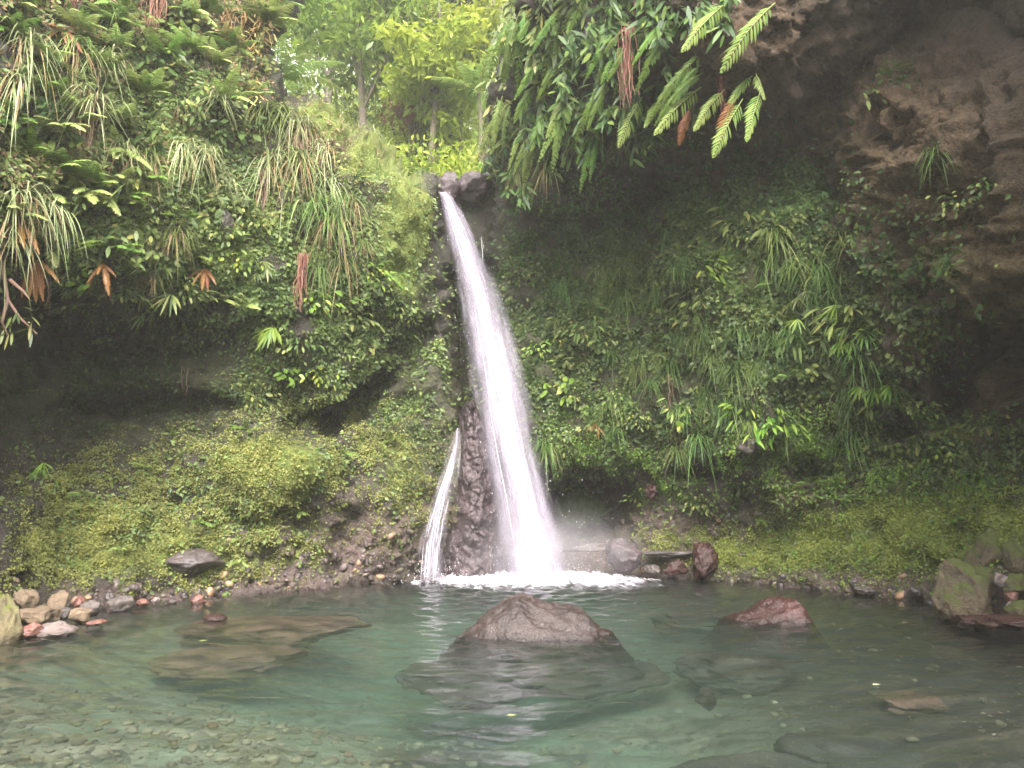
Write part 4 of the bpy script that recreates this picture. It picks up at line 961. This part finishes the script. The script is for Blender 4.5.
# --- right overhang
i_ = 0
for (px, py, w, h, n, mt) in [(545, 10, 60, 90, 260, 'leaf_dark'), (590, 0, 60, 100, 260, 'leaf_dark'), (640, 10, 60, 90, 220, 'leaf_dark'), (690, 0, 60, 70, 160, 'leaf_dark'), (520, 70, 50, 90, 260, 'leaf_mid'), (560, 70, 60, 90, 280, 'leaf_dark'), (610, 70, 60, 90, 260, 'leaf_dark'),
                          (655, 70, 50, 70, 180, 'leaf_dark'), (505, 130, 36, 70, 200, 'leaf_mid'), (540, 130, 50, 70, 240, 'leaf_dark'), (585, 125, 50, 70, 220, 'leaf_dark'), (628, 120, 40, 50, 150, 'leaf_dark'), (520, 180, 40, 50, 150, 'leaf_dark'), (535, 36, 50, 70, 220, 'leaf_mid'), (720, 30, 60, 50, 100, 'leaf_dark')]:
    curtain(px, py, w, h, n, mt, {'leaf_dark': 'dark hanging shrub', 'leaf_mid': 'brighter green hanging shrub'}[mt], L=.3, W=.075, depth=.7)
for a in [(500, 130, 1.2, 'green'), (496, 100, 1.1, 'green'), (560, 142, 1.3, 'green'), (576, 140, 1.2, 'green'), (590, 138, 1.1, 'pale'), (546, 150, 1.3, 'green'), (552, 170, 1.0, 'green'), (530, 168, 1.0, 'green'), (512, 150, 1.0, 'green'), (490, 150, .9, 'pale'), (620, 142, .9, 'dark'), (640, 200, .9, 'dark'), (650, 190, .9, 'dark')]:
    tuft(*a, dry=rng.random() < .25)
def endfern(name_px, fr, mat, style, head, rust=()):
    bx = np.mean([f[0] for f in fr]); by = np.mean([f[1] for f in fr]); p, nn = surf(bx, by); Yb = p[1] - .35
    r = link('fern', None, loc=P(bx, by, Yb))
    for k, f in enumerate(fr):
        a = P(f[0], f[1], Yb); b = P(f[2], f[3], Yb - .25); L = float(np.linalg.norm(b - a)) * .98
        put_frond(r, frond(style, 'fern_rust' if k in rust else mat), a, b - a, L, (.15, -1, .4), .72)
    register(r, bx, by, 'fern', head, 'ferns growing on the gorge walls')
endfern(0, [(742, 100, 714, 156), (760, 92, 748, 144), (724, 90, 692, 132), (734, 96, 722, 138), (752, 76, 730, 100), (756, 74, 768, 100)], 'fern_bright', 'coarse', 'bold bright fern with a rusty frond', rust=(3,))
endfern(0, [(706, 48, 674, 86), (700, 88, 650, 136), (690, 108, 682, 140)], 'fern_bright', 'coarse', 'bold bright hanging fern', rust=(2,))
endfern(0, [(642, 98, 618, 146), (660, 100, 644, 128), (672, 82, 662, 112)], 'fern_bright', 'coarse', 'bright yellowish hanging fern near root curtain')
endfern(0, [(728, 2, 678, 52)], 'fern_bright', 'coarse', 'single long bright frond slanting down')
endfern(0, [(774, 4, 722, 60)], 'fern_bright', 'coarse', 'single long bright frond slanting down')
endfern(0, [(630, 42, 600, 76), (626, 30, 604, 46), (640, 52, 628, 78)], 'fern_mid', 'coarse', 'slanting hanging fern')
endfern(0, [(590, -10, 560, 24), (582, 4, 566, 34)], 'fern_mid', 'coarse', 'slanting hanging fern')
for (x, y, dx_, dy_, n_, mt_) in [(520, 20, -16, 40, 4, 'fern_mid'), (556, 50, -18, 44, 4, 'fern_mid'), (602, 84, -18, 46, 4, 'fern_mid'), (574, 100, -14, 42, 4, 'fern_bright'), (648, 30, -22, 40, 4, 'fern_mid'), (536, 128, -16, 44, 4, 'fern_bright'), (510, 96, -14, 40, 3, 'fern_bright'), (612, 20, -18, 42, 4, 'fern_mid'), (672, 20, -24, 38, 3, 'fern_mid'), (566, 8, -18, 44, 4, 'fern_mid'), (694, 64, -24, 34, 3, 'fern_mid'), (594, 134, -14, 36, 3, 'fern_mid')]:
    endfern(0, [(x + 5 * rng.normal(), y + 5 * rng.normal(), x + dx_ + 14 * rng.normal(), y + dy_ + 7 * rng.normal()) for k in range(n_)], mt_, 'hang', 'draping bright fern' if mt_ == 'fern_bright' else 'draping green fern')
endfern(0, [(536, 84, 512, 118), (548, 110, 530, 150)], 'fern_mid', 'coarse', 'slanting hanging fern')
roots(640, -6, 18, 70, 46, 'root', 'thick reddish root curtain hanging from the right overhang', out=.6); roots(622, 84, 12, 50, 14, 'root_brown', 'thin brown root strands left of the right root curtain foot', out=.6)
roots(634, 56, 14, 80, 18, 'root', 'lower red strands trailing from the right root curtain', out=.6); roots(716, 90, 8, 40, 14, 'root', 'short rusty roots between the bright hanging fronds', out=.5)
roots(513, 186, 5, 26, 8, 'root', 'small red root strand by the right of the waterfall lip'); roots(672, 380, 3, 90, 3, 'root_brown', 'single thin pale vine on the lower right wall', thick=.008)
# --- right wall plants
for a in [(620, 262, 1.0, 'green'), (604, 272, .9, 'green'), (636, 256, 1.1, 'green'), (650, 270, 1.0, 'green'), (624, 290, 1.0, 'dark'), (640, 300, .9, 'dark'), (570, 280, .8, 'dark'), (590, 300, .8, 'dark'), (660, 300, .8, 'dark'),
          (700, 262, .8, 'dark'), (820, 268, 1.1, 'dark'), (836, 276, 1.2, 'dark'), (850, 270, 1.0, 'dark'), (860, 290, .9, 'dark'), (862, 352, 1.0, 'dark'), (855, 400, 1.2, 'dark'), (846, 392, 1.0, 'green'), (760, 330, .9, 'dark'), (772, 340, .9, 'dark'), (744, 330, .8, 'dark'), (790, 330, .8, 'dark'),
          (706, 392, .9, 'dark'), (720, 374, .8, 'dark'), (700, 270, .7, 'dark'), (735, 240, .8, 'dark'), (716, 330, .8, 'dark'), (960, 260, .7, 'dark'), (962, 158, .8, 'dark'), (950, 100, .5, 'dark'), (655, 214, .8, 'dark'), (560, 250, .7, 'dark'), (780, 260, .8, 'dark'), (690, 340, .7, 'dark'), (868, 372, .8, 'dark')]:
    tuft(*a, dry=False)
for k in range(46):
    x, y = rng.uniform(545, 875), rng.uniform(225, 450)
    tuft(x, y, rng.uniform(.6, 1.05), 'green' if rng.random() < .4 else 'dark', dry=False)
for a in [(552, 300, .9, 'leaf_mid', 'twig'), (562, 340, .9, 'leaf_bright', 'twig'), (540, 350, .9, 'leaf_bright', 'twig'), (576, 360, .9, 'leaf_mid', 'twig'), (590, 330, .9, 'leaf_mid', 'long'), (560, 390, .9, 'leaf_bright', 'round'), (575, 396, .9, 'leaf_mid', 'twig'), (580, 330, .9, 'leaf_mid', 'twig'), (600, 340, .9, 'leaf_mid', 'twig'),
          (670, 310, .9, 'leaf_mid', 'round'), (664, 280, .8, 'leaf_mid', 'twig'), (690, 300, .8, 'leaf_mid', 'round'), (700, 320, .8, 'leaf_mid', 'round'), (720, 300, .8, 'leaf_mid', 'long'), (724, 276, .8, 'leaf_bright', 'long'), (744, 224, .9, 'leaf_mid', 'long'), (756, 240, .9, 'leaf_mid', 'twig'), (778, 232, .9, 'leaf_mid', 'long'), (730, 236, .8, 'leaf_mid', 'twig'),
          (800, 310, 1.0, 'leaf_mid', 'palm'), (826, 320, 1.0, 'leaf_bright', 'palm'), (842, 302, 1.0, 'leaf_mid', 'palm'), (830, 346, 1.0, 'leaf_mid', 'round'), (850, 338, 1.0, 'leaf_bright', 'palm'), (842, 366, 1.0, 'leaf_mid', 'palm'), (866, 384, 1.0, 'leaf_bright', 'palm'), (880, 404, .8, 'leaf_mid', 'long'), (818, 370, .9, 'leaf_mid', 'round'), (806, 340, .9, 'leaf_mid', 'long'), (810, 290, .9, 'leaf_mid', 'palm'), (840, 324, .9, 'leaf_mid', 'long'), (858, 316, .9, 'leaf_mid', 'long'),
          (690, 422, .8, 'leaf_bright', 'round'), (684, 408, .8, 'leaf_mid', 'long'), (764, 420, .8, 'leaf_bright', 'long'), (780, 414, .8, 'leaf_bright', 'long'), (744, 414, .8, 'leaf_bright', 'long'), (924, 400, .8, 'leaf_mid', 'twig'), (930, 440, .9, 'leaf_mid', 'twig'), (946, 452, .9, 'leaf_bright', 'twig'), (960, 470, .8, 'leaf_mid', 'twig'), (974, 460, .8, 'leaf_mid', 'twig'), (998, 424, .9, 'leaf_mid', 'twig'), (1010, 430, .9, 'leaf_mid', 'twig'),
          (880, 440, .8, 'leaf_mid', 'twig'), (900, 456, .8, 'leaf_mid', 'twig'), (912, 470, .7, 'leaf_bright', 'twig'), (906, 96, .9, 'leaf_dark', 'twig'), (896, 112, .9, 'leaf_mid', 'long'), (972, 206, .8, 'leaf_mid', 'twig'), (1008, 184, .8, 'leaf_mid', 'twig'), (1000, 190, .6, 'leaf_dark', 'twig'), (640, 500, .7, 'leaf_bright', 'twig'), (660, 492, .7, 'leaf_mid', 'twig'), (700, 500, .7, 'leaf_mid', 'twig'), (600, 420, .8, 'leaf_mid', 'twig'), (620, 400, .8, 'leaf_mid', 'twig'), (640, 420, .7, 'leaf_mid', 'twig')]:
    broad(*a)
for (px, py, L) in [(90, 505, .35), (150, 470, .4), (205, 520, .35), (255, 440, .4), (300, 505, .35), (120, 555, .3), (345, 455, .4), (60, 540, .3), (395, 440, .35), (240, 560, .3), (410, 380, .35), (180, 440, .35)]:
    fern(px, py, 5, L, 'fern_mid' if px % 2 else 'fern_bright', 'coarse', 'little green fern', spread=.9)
for (px, py, L) in [(850, 500, .3), (900, 510, .3), (760, 520, .3), (960, 520, .3), (810, 480, .35), (700, 480, .35)]:
    fern(px, py, 5, L, 'fern_mid', 'coarse', 'little green fern', spread=.9)
fern(598, 424, 4, .4, 'fern_rust', 'fine', 'small bright orange-red dead fern')
for (px, py, n, L, mt) in [(906, 100, 5, .45, 'fern_mid'), (720, 268, 5, .5, 'fern_mid'), (868, 330, 6, .5, 'fern_mid'), (596, 310, 5, .5, 'fern_mid'), (756, 300, 5, .5, 'fern_mid'), (560, 362, 5, .45, 'fern_bright'), (660, 340, 5, .45, 'fern_mid'), (790, 376, 5, .5, 'fern_mid'), (700, 230, 5, .4, 'fern_mid')]:
    fern(px, py, n, L, mt, 'coarse', 'small green fern', spread=.9)

# --- unique labels: place in its own small zone, counted from the left
ORD = ['leftmost', 'second', 'third', 'fourth', 'fifth', 'sixth', 'seventh', 'eighth', 'ninth', 'tenth', 'eleventh', 'twelfth', 'thirteenth', 'fourteenth', 'fifteenth', 'sixteenth', 'seventeenth', 'eighteenth', 'nineteenth', 'twentieth'] + ['next']*30
for (head, z), l in ITEMS.items():
    l.sort(key=lambda e: e[0])
    for k, (px, py, r) in enumerate(l):
        if len(l) == 1: s = f'{head} {z}'
        elif len(l) == 2: s = f'{("left" if k == 0 else "right")} {head} {z}'
        elif k == len(l) - 1: s = f'rightmost {head} {z}'
        else: s = f'{ORD[k]} {head} {z}' if k == 0 else f'{ORD[k]} {head} from the left {z}'
        w = s.split()
        if len(w) > 16: s = s.replace(' from the left', '')
        if len(s.split()) > 16: s = s.replace(' with dead blades', ' part dead')
        r['label'] = s

# ------------------------------------------------------------------ creeping leaves and moss: nobody could count them
def cover(name, zones, n, size, mat, label, cat, clump=1.6, thr=-.1, asp=.6, lift=.03, droop=.5):
    rows = []; need = n
    zs = np.array(zones, float); wt = zs[:, 2] * zs[:, 3] * zs[:, 4]; wt /= wt.sum()
    k = rng.choice(len(zs), size=n * 3, p=wt); e = rng.normal(size=(n * 3, 2)) * .6
    px = zs[k, 0] + e[:, 0] * zs[k, 2]; py = zs[k, 1] + e[:, 1] * zs[k, 3]
    i, j = at_grid(px, py); ok = valid[i, j] & (px > -60) & (px < 1090) & (py > -60)
    p, nn = G[i, j], GN[i, j]; ok &= (p[:, 2] > .05)
    ok &= fbm(p, clump, 3) + .25 * rng.normal(size=len(px)) > thr
    if name == 'leaf_cover': ok &= rng.random(len(px)) > blob([(398, 232, 26, 70, 1), (330, 124, 40, 24, .95), (372, 165, 34, 26, .95)], px, py)
    s = np.where(ok)[0][:n]; p, nn = p[s], nn[s]; m = len(s)
    p = p + rng.normal(size=(m, 3)) * STEP * (p[:, 1:2] / F) * .6 + nn * (lift * rng.random((m, 1)))
    tanv = np.cross(nn, rng.normal(size=(m, 3)))
    D = unit(unit(tanv) + nn * .55 + np.array([0, -.1, -droop])); L = size * (.6 + .8 * rng.random(m))
    mb = MB(); tint = np.clip(rng.random(m) * .6 + .35 * (fbm(p, 1.3, 2) + .5), 0, .97)
    rhombs(mb, p, D, nn + rng.normal(size=(m, 3)) * .25, L, L * asp, tint)
    o = kind(mb.obj(name, M[mat], smooth=False), 'stuff'); o['label'] = label; o['category'] = cat; return o
cover('leaf_cover', [(140, 120, 190, 130, 1), (330, 300, 110, 90, 1), (230, 270, 80, 60, 1.2), (60, 240, 100, 60, .8), (400, 220, 40, 60, .5), (400, 350, 50, 60, .9)], 44000, .09, 'leaf_mid', 'small creeping leaves all over the left cliff', 'ground cover', thr=-.12)
cover('leaf_cover', [(700, 320, 150, 110, 1), (830, 350, 70, 90, 1.2), (580, 360, 70, 110, .9), (940, 450, 90, 40, .7), (760, 220, 90, 40, .7), (940, 260, 90, 60, .08)], 22000, .1, 'leaf_mid', 'small creeping leaves all over the right wall', 'ground cover', thr=-.04)
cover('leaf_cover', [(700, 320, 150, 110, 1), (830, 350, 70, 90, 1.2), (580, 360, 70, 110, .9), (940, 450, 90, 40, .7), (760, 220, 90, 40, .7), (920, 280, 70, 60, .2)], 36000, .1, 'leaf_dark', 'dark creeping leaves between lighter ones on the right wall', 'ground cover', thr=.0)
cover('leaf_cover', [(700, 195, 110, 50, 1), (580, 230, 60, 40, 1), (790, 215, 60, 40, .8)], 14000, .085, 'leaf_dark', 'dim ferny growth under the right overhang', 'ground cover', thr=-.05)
cover('leaf_cover', [(150, 370, 200, 60, 1), (420, 420, 50, 70, .8)], 12000, .07, 'leaf_dark', 'dark little leaves in the hollow of the left cliff', 'ground cover', thr=.0)
cover('moss_cover', [(270, 468, 90, 40, 1.6), (150, 500, 130, 50, .9), (100, 560, 140, 36, 1), (230, 545, 90, 36, .7), (400, 470, 50, 60, .8), (350, 430, 60, 50, .6), (60, 520, 80, 40, .7), (300, 400, 60, 40, .5)], 80000, .035, 'moss_leaf', 'yellow-green moss cushions on the left bank', 'moss', clump=2.6, thr=.0, asp=.8, droop=.1)
cover('moss_cover', [(810, 440, 60, 30, 1.6), (760, 450, 70, 30, .8), (590, 440, 60, 40, 1.), (660, 490, 40, 20, .9), (880, 480, 80, 20, .8), (860, 540, 120, 40, .25), (960, 480, 70, 30, .6), (640, 460, 60, 20, .6)], 17000, .055, 'leaf_bright', 'bright little leaves and moss at the base of the right wall', 'moss', clump=2.2, thr=-.02, asp=.7, droop=.2)
cover('moss_cover', [(930, 530, 130, 40, 1), (800, 550, 110, 22, .8), (700, 545, 60, 16, .4)], 52000, .034, 'moss_green', 'low moss carpet on the right ledge', 'moss', clump=2., thr=-.12, asp=.9, droop=0)
cover('moss_cover', [(400, 230, 26, 60, 1), (330, 125, 40, 26, .8), (370, 170, 40, 30, .7), (225, 220, 60, 40, .4)], 26000, .02, 'moss_leaf', 'moss skin on the shoulder left of the waterfall lip', 'moss', clump=2., thr=-.1, asp=.9, droop=0)

cover('litter_cover', [(90, 30, 110, 50, 1), (240, 60, 50, 70, 1), (30, 190, 60, 60, .6), (120, 150, 60, 40, .5), (300, 150, 40, 50, .5)], 9000, .09, 'dry', 'dry brown leaves caught on the upper left cliff', 'dead leaves', thr=.0, asp=.4)
cover('leaf_cover', [(160, 520, 170, 60, 1), (330, 470, 90, 60, .8)], 3200, .085, 'leaf_mid', 'scattered broader leaves among the moss of the left bank', 'ground cover', clump=1.1, thr=.15)
cover('leaf_cover', [(880, 540, 150, 40, 1), (760, 490, 80, 30, .8)], 2400, .085, 'leaf_mid', 'scattered broader leaves among the moss of the right ledge', 'ground cover', clump=1.1, thr=.15)
# ------------------------------------------------------------------ trees on the hillside upstream
def tree(X, Y, h, cr, mat, label, nleaf=2600, ls=.3, name='tree', crown_z=.62, flat=.75, lean=0.):
    gz_ = float(bed_z(np.array([X]), np.array([Y]))[0]) - .2
    r = tag(link(name, None, loc=(X, Y, gz_)), label, 'tree', 'trees on the slope above the waterfall')
    tb = MB(); t = np.linspace(0, 1, 12)
    tr = np.stack([lean * h * t ** 1.5 + .12 * np.sin(t * 5 + X), .1 * np.sin(t * 4 + Y), h * .95 * t], -1); tube(tb, tr, .05 + .02 * h * .55 * (1 - t) ** 1.1 + .01, 8)
    mb = MB(); nc = 46; cc = unit(rng.normal(size=(nc, 3))) * (rng.random((nc, 1)) ** .45) * np.array([cr, cr, cr * flat]) * (1 + .35 * rng.normal(size=(nc, 1)) * .5)
    cc = cc + np.array([lean * h * .6, 0, h * crown_z])
    for k in range(0, nc, 3):
        a = tr[int(4 + 6 * rng.random())]; tube(tb, np.array([a, (a + cc[k]) / 2 + np.array([0, 0, .2]), cc[k]]), np.array([.06, .04, .015]), 5)
    m = int(nleaf * 1.5); kk = rng.integers(nc, size=m); B = cc[kk] + rng.normal(size=(m, 3)) * np.array([.34, .34, .2]) * cr * .42
    D = unit(rng.normal(size=(m, 3)) * np.array([1, 1, .5]) + np.array([0, 0, -.45])); L = ls * (.6 + .7 * rng.random(m))
    strips(mb, B, D, L, L * .42, .25, np.clip(rng.random(m) * .6 + .4 * (kk % 7) / 7, 0, 1), segs=2, side=np.cross(D, np.array([0, 0, 1.]) + rng.normal(size=(m, 3)) * .5))
    tb.obj('trunk', M['bark'], r); mb.obj('crown', M[mat], r); return r
tree(-5.4, 27, 11, 2.6, 'tree_leaf', 'mid-green tree with loose crown behind the left cliff top', 3200)
tree(-3.6, 31, 14, 2.8, 'tree_leaf_deep', 'dark tree with slim straight trunk above the gap', 2600, crown_z=.75)
tree(-2.6, 25.5, 8, 2.0, 'tree_leaf_lime', 'lime-green leafy tree right over the waterfall gap', 3000)
tree(-.6, 27, 10, 2.4, 'tree_leaf_lime', 'bright lime tree leaning over the gap next to the right overhang', 3600)
tree(.6, 32, 15, 3.0, 'tree_leaf', 'tall green tree partly behind the right overhang', 3000, crown_z=.7)
tree(-7.6, 31, 13, 3.2, 'tree_leaf', 'broad green tree behind the top left vines', 3000)
tree(-4.6, 36, 16, 3.4, 'tree_leaf_deep', 'dark far tree deep in the gap left of centre', 2800)
tree(-1.5, 38, 17, 3.4, 'tree_leaf', 'tall far green tree deep in the gap', 2800, crown_z=.7)
tree(-3.5, 27.0, 6.4, 1.1, 'tree_leaf_rust', 'small russet-leaved tree in the gap behind the mossy slope', 1300, ls=.17)
tree(-6.0, 24.6, 4.5, 1.2, 'tree_leaf_rust', 'small russet tree behind the mossy shoulder top', 1000, ls=.16)
def bush(X, Y, s, mat, label, n=900, ls=.2, tall=1.2):
    gz_ = float(bed_z(np.array([X]), np.array([Y]))[0]); r = tag(link('bush', None, loc=(X, Y, gz_)), label, 'bush', 'bushes on the slope above the waterfall')
    mb = MB(); st = MB(); B = unit(rng.normal(size=(n, 3))) * (rng.random((n, 1)) ** .5) * np.array([s, s * .8, s * .75]); B[:, 2] = np.abs(B[:, 2]) * tall; B += .25 * s * fbm(B + X, 1.7, 2)[:, None]
    D = unit(B * .5 + rng.normal(size=(n, 3)) * .6 + np.array([0, -.2, -.3])); L = ls * (.6 + .7 * rng.random(n))
    strips(mb, B, D, L, L * .4, .3, rng.random(n), segs=2, side=np.cross(D, np.array([0, 0, 1.]) + rng.normal(size=(n, 3)) * .5))
    for k in range(7): tube(st, np.array([[0, 0, -.1], B[k * 9] * .5, B[k * 9]]), np.array([.03, .02, .01]), 5)
    mb.obj('leaves', M[mat], r); st.obj('stem', M['bark'], r); return r
bush(-3.9, 23.3, 1.1, 'tree_leaf', 'mid-green bush behind the mossy slope, left of the gap'); bush(-2.5, 23.0, .9, 'tree_leaf_lime', 'yellow-green bush in the gap just above the lip', 900, .16)
bush(-1.4, 23.2, 1.1, 'tree_leaf_lime', 'lime bush beside the lip under the right overhang', 1100); bush(-5.3, 23.6, 1.1, 'tree_leaf_deep', 'dark bush behind the mossy shoulder top'); bush(-6.6, 24.2, 1.3, 'tree_leaf', 'green bush behind the left vines')
bush(-2.0, 26.5, 1.5, 'tree_leaf_lime', 'large lime bush higher up in the gap', 1300); bush(-4.6, 26.6, 1.5, 'tree_leaf', 'large green bush higher up left in the gap', 1300); bush(-.4, 24.5, 1.4, 'tree_leaf_lime', 'bright bush half hidden by the right overhang', 1300)
bush(-2.0, 22.0, .7, 'tree_leaf', 'small bush right at the rocks of the lip', 600, .14); bush(-3.0, 22.2, .8, 'tree_leaf_deep', 'small dark bush at the head of the mossy slope', 700, .15)
for X_, Y_, s_, lb_ in ((-1.5, 23.8, 1.3, 'tall lime thicket overhanging the gap beside the right wall'), (-.5, 25.4, 1.7, 'tall lime thicket filling the right side of the gap'), (-2.9, 25.4, 1.5, 'tall lime thicket in the centre of the gap'), (-.6, 22.6, 1.1, 'lime thicket pressed against the right overhang edge'), (-3.6, 28.5, 2.2, 'tall yellow-green thicket at the back of the gap')):
    bush(X_, Y_, s_, 'tree_leaf_lime', lb_, 1900, .24, 2.5)
for q_, nm_ in enumerate(['left', 'middle', 'right']):
    bush(-13.5 + 7.5 * q_, 58 + 2 * q_, 7.5, ['tree_leaf', 'tree_leaf_lime', 'tree_leaf'][q_], f'distant hazy grove closing the {nm_} of the gap', 3800, .55, 1.7)
for X_, Y_, s_, lb_ in ((-7.6, 26.2, 1.9, 'thicket behind the dry vines at the left of the gap'), (-5.4, 30.5, 2.3, 'thicket among the trunks left of the gap middle')):
    bush(X_, Y_, s_, 'tree_leaf', lb_, 2000, .26, 2.6)
k_ = 0
HB = ['left end', 'left part', 'middle', 'right part', 'right end']
for rown, Y_, s_, cnt, n_l in (('near', 28, 2.0, 5, 1900), ('middle', 34, 3.0, 5, 2300), ('far', 44, 5.2, 4, 2600)):
    for q_ in range(cnt):
        X_ = (-.285 + .33 * (q_ + .5) / cnt) * Y_ + rng.normal() * .4; mt = ['tree_leaf', 'tree_leaf_lime', 'tree_leaf_deep', 'tree_leaf_lime', 'tree_leaf'][(q_ + k_) % 5] if q_ else 'tree_leaf'
        bush(X_, Y_ + rng.normal() * .8, s_, mt, {'tree_leaf': 'mid-green', 'tree_leaf_lime': 'lime-green', 'tree_leaf_deep': 'dark green'}[mt] + f' tall thicket at the {HB[q_ if q_ < cnt - 1 else 4]} of the {rown} row in the gap', n_l, .14 + .0045 * Y_, 1.7)
    k_ += 1
def tree_fern(X, Y, h, L, label, mat='fern_mid'):
    gz_ = float(bed_z(np.array([X]), np.array([Y]))[0]) - .1; r = tag(link('tree_fern', None, loc=(X, Y, gz_)), label, 'tree fern', 'tree ferns above the waterfall')
    tb = MB(); t = np.linspace(0, 1, 8); tube(tb, np.stack([.1 * np.sin(3 * t), 0 * t, h * t], -1), .09 - .03 * t, 8); tb.obj('trunk', M['bark'], r)
    top = np.array([.1 * math.sin(3), 0, h]) + np.array(r.location)
    for k in range(12):
        a = k / 12 * 6.283 + rng.normal() * .1; put_frond(r, frond('fine', mat), top, np.array([math.cos(a), math.sin(a), .35 + .2 * rng.random()]), L * (.85 + .3 * rng.random()), (0, 0, 1))
tree_fern(-2.9, 23.6, 1.6, 1.5, 'tree fern with spreading fronds in the gap, lower one', 'fern_mid'); tree_fern(-1.1, 24.6, 4.2, 2.0, 'tall bright tree fern beside the right overhang', 'fern_bright'); tree_fern(-1.9, 26.6, 5.6, 2.0, 'tall bright tree fern in the middle of the gap', 'fern_bright'); tree_fern(-7.3, 23.2, 5.0, 2.2, 'tree fern leaning out behind the top left vines', 'fern_bright')

# floating leaves
for px, py, m, lb in [(203, 641, 'fern_pale', 'single yellow leaf floating above the left red-brown slab'), (878, 685, 'grass_pale', 'single whitish leaf floating near the lower right red rock'), (512, 716, 'fern_pale', 'single pale yellow leaf floating in the waterfall reflection')]:
    mb = MB(); c = on_water(px, py, .006); rhombs(mb, np.array([[-.05, 0, 0]]), np.array([[1, .4, 0.]]), np.array([[0, 0, 1.]]), .1, .06, .9, .08); o = mb.obj('leaf', M[m]); o.location = c; tag(o, lb, 'leaf', 'floating leaves')

# ------------------------------------------------------------------ air
def haze():
    t = NT('haze_air'); pv = t.n('VolumePrincipled', {'Color': (.95, .93, .88, 1), 'Density': .0023, 'Anisotropy': .3}); t.set(t.out.inputs['Volume'], pv)
    mb = MB(); a, b = (-75, -65, -5), (75, 90, 62)
    v = np.array([(x, y, z) for z in (a[2], b[2]) for y in (a[1], b[1]) for x in (a[0], b[0])], float)
    mb.add(v, quads=np.array([[0, 2, 3, 1], [4, 5, 7, 6], [0, 1, 5, 4], [1, 3, 7, 5], [3, 2, 6, 7], [2, 0, 4, 6]]))
    return kind(mb.obj('haze', t.m, smooth=False), 'stuff')
HAZE = True
if HAZE: haze()

# ------------------------------------------------------------------ light, camera
w = bpy.data.worlds.new('World'); SC.world = w; w.use_nodes = True; nt = w.node_tree; nt.nodes.clear()
EL, AZ = math.radians(42), math.radians(176)          # sun high, behind the camera and a little to the right
sky = nt.nodes.new('ShaderNodeTexSky'); sky.sky_type = 'NISHITA'; sky.sun_disc = False; sky.sun_elevation = EL; sky.sun_rotation = AZ; sky.dust_density = 4.0; sky.air_density = 1.0
hs = nt.nodes.new('ShaderNodeHueSaturation'); hs.inputs['Saturation'].default_value = .08
bg = nt.nodes.new('ShaderNodeBackground'); bg.inputs['Strength'].default_value = .15; ow = nt.nodes.new('ShaderNodeOutputWorld')
nt.links.new(sky.outputs[0], hs.inputs['Color']); nt.links.new(hs.outputs[0], bg.inputs['Color']); nt.links.new(bg.outputs[0], ow.inputs['Surface'])
sl = bpy.data.lights.new('sun', 'SUN'); sl.energy = 1.5; sl.angle = math.radians(25); sl.color = (1, .905, .84)
so = bpy.data.objects.new('sun', sl); COL.objects.link(so)
sd = Vector((math.sin(AZ) * math.cos(EL), math.cos(AZ) * math.cos(EL), math.sin(EL)))     # towards the sun
so.rotation_euler = sd.to_track_quat('Z', 'Y').to_euler()
cam = bpy.data.cameras.new('camera'); cam.sensor_width = 36; cam.lens = 36 * F / 1024; cam.clip_end = 400; cam.clip_start = .05
co = bpy.data.objects.new('camera', cam); COL.objects.link(co); co.location = (0, 0, H); co.rotation_euler = (math.radians(90) + PITCH, 0, 0); SC.camera = co

SC.view_settings.view_transform = 'Standard'; SC.view_settings.look = 'None'; SC.view_settings.exposure = 2.5; SC.view_settings.gamma = 1
SC.render.engine = 'CYCLES'; cy = SC.cycles
cy.use_denoising = True; cy.max_bounces = 8; cy.diffuse_bounces = 3; cy.glossy_bounces = 3; cy.transmission_bounces = 4; cy.transparent_max_bounces = 24; cy.volume_bounces = 1
cy.caustics_reflective = False; cy.caustics_refractive = False; cy.sample_clamp_indirect = 4.0
try: cy.denoiser = 'OPENIMAGEDENOISE'; cy.denoising_prefilter = 'ACCURATE'
except Exception: pass
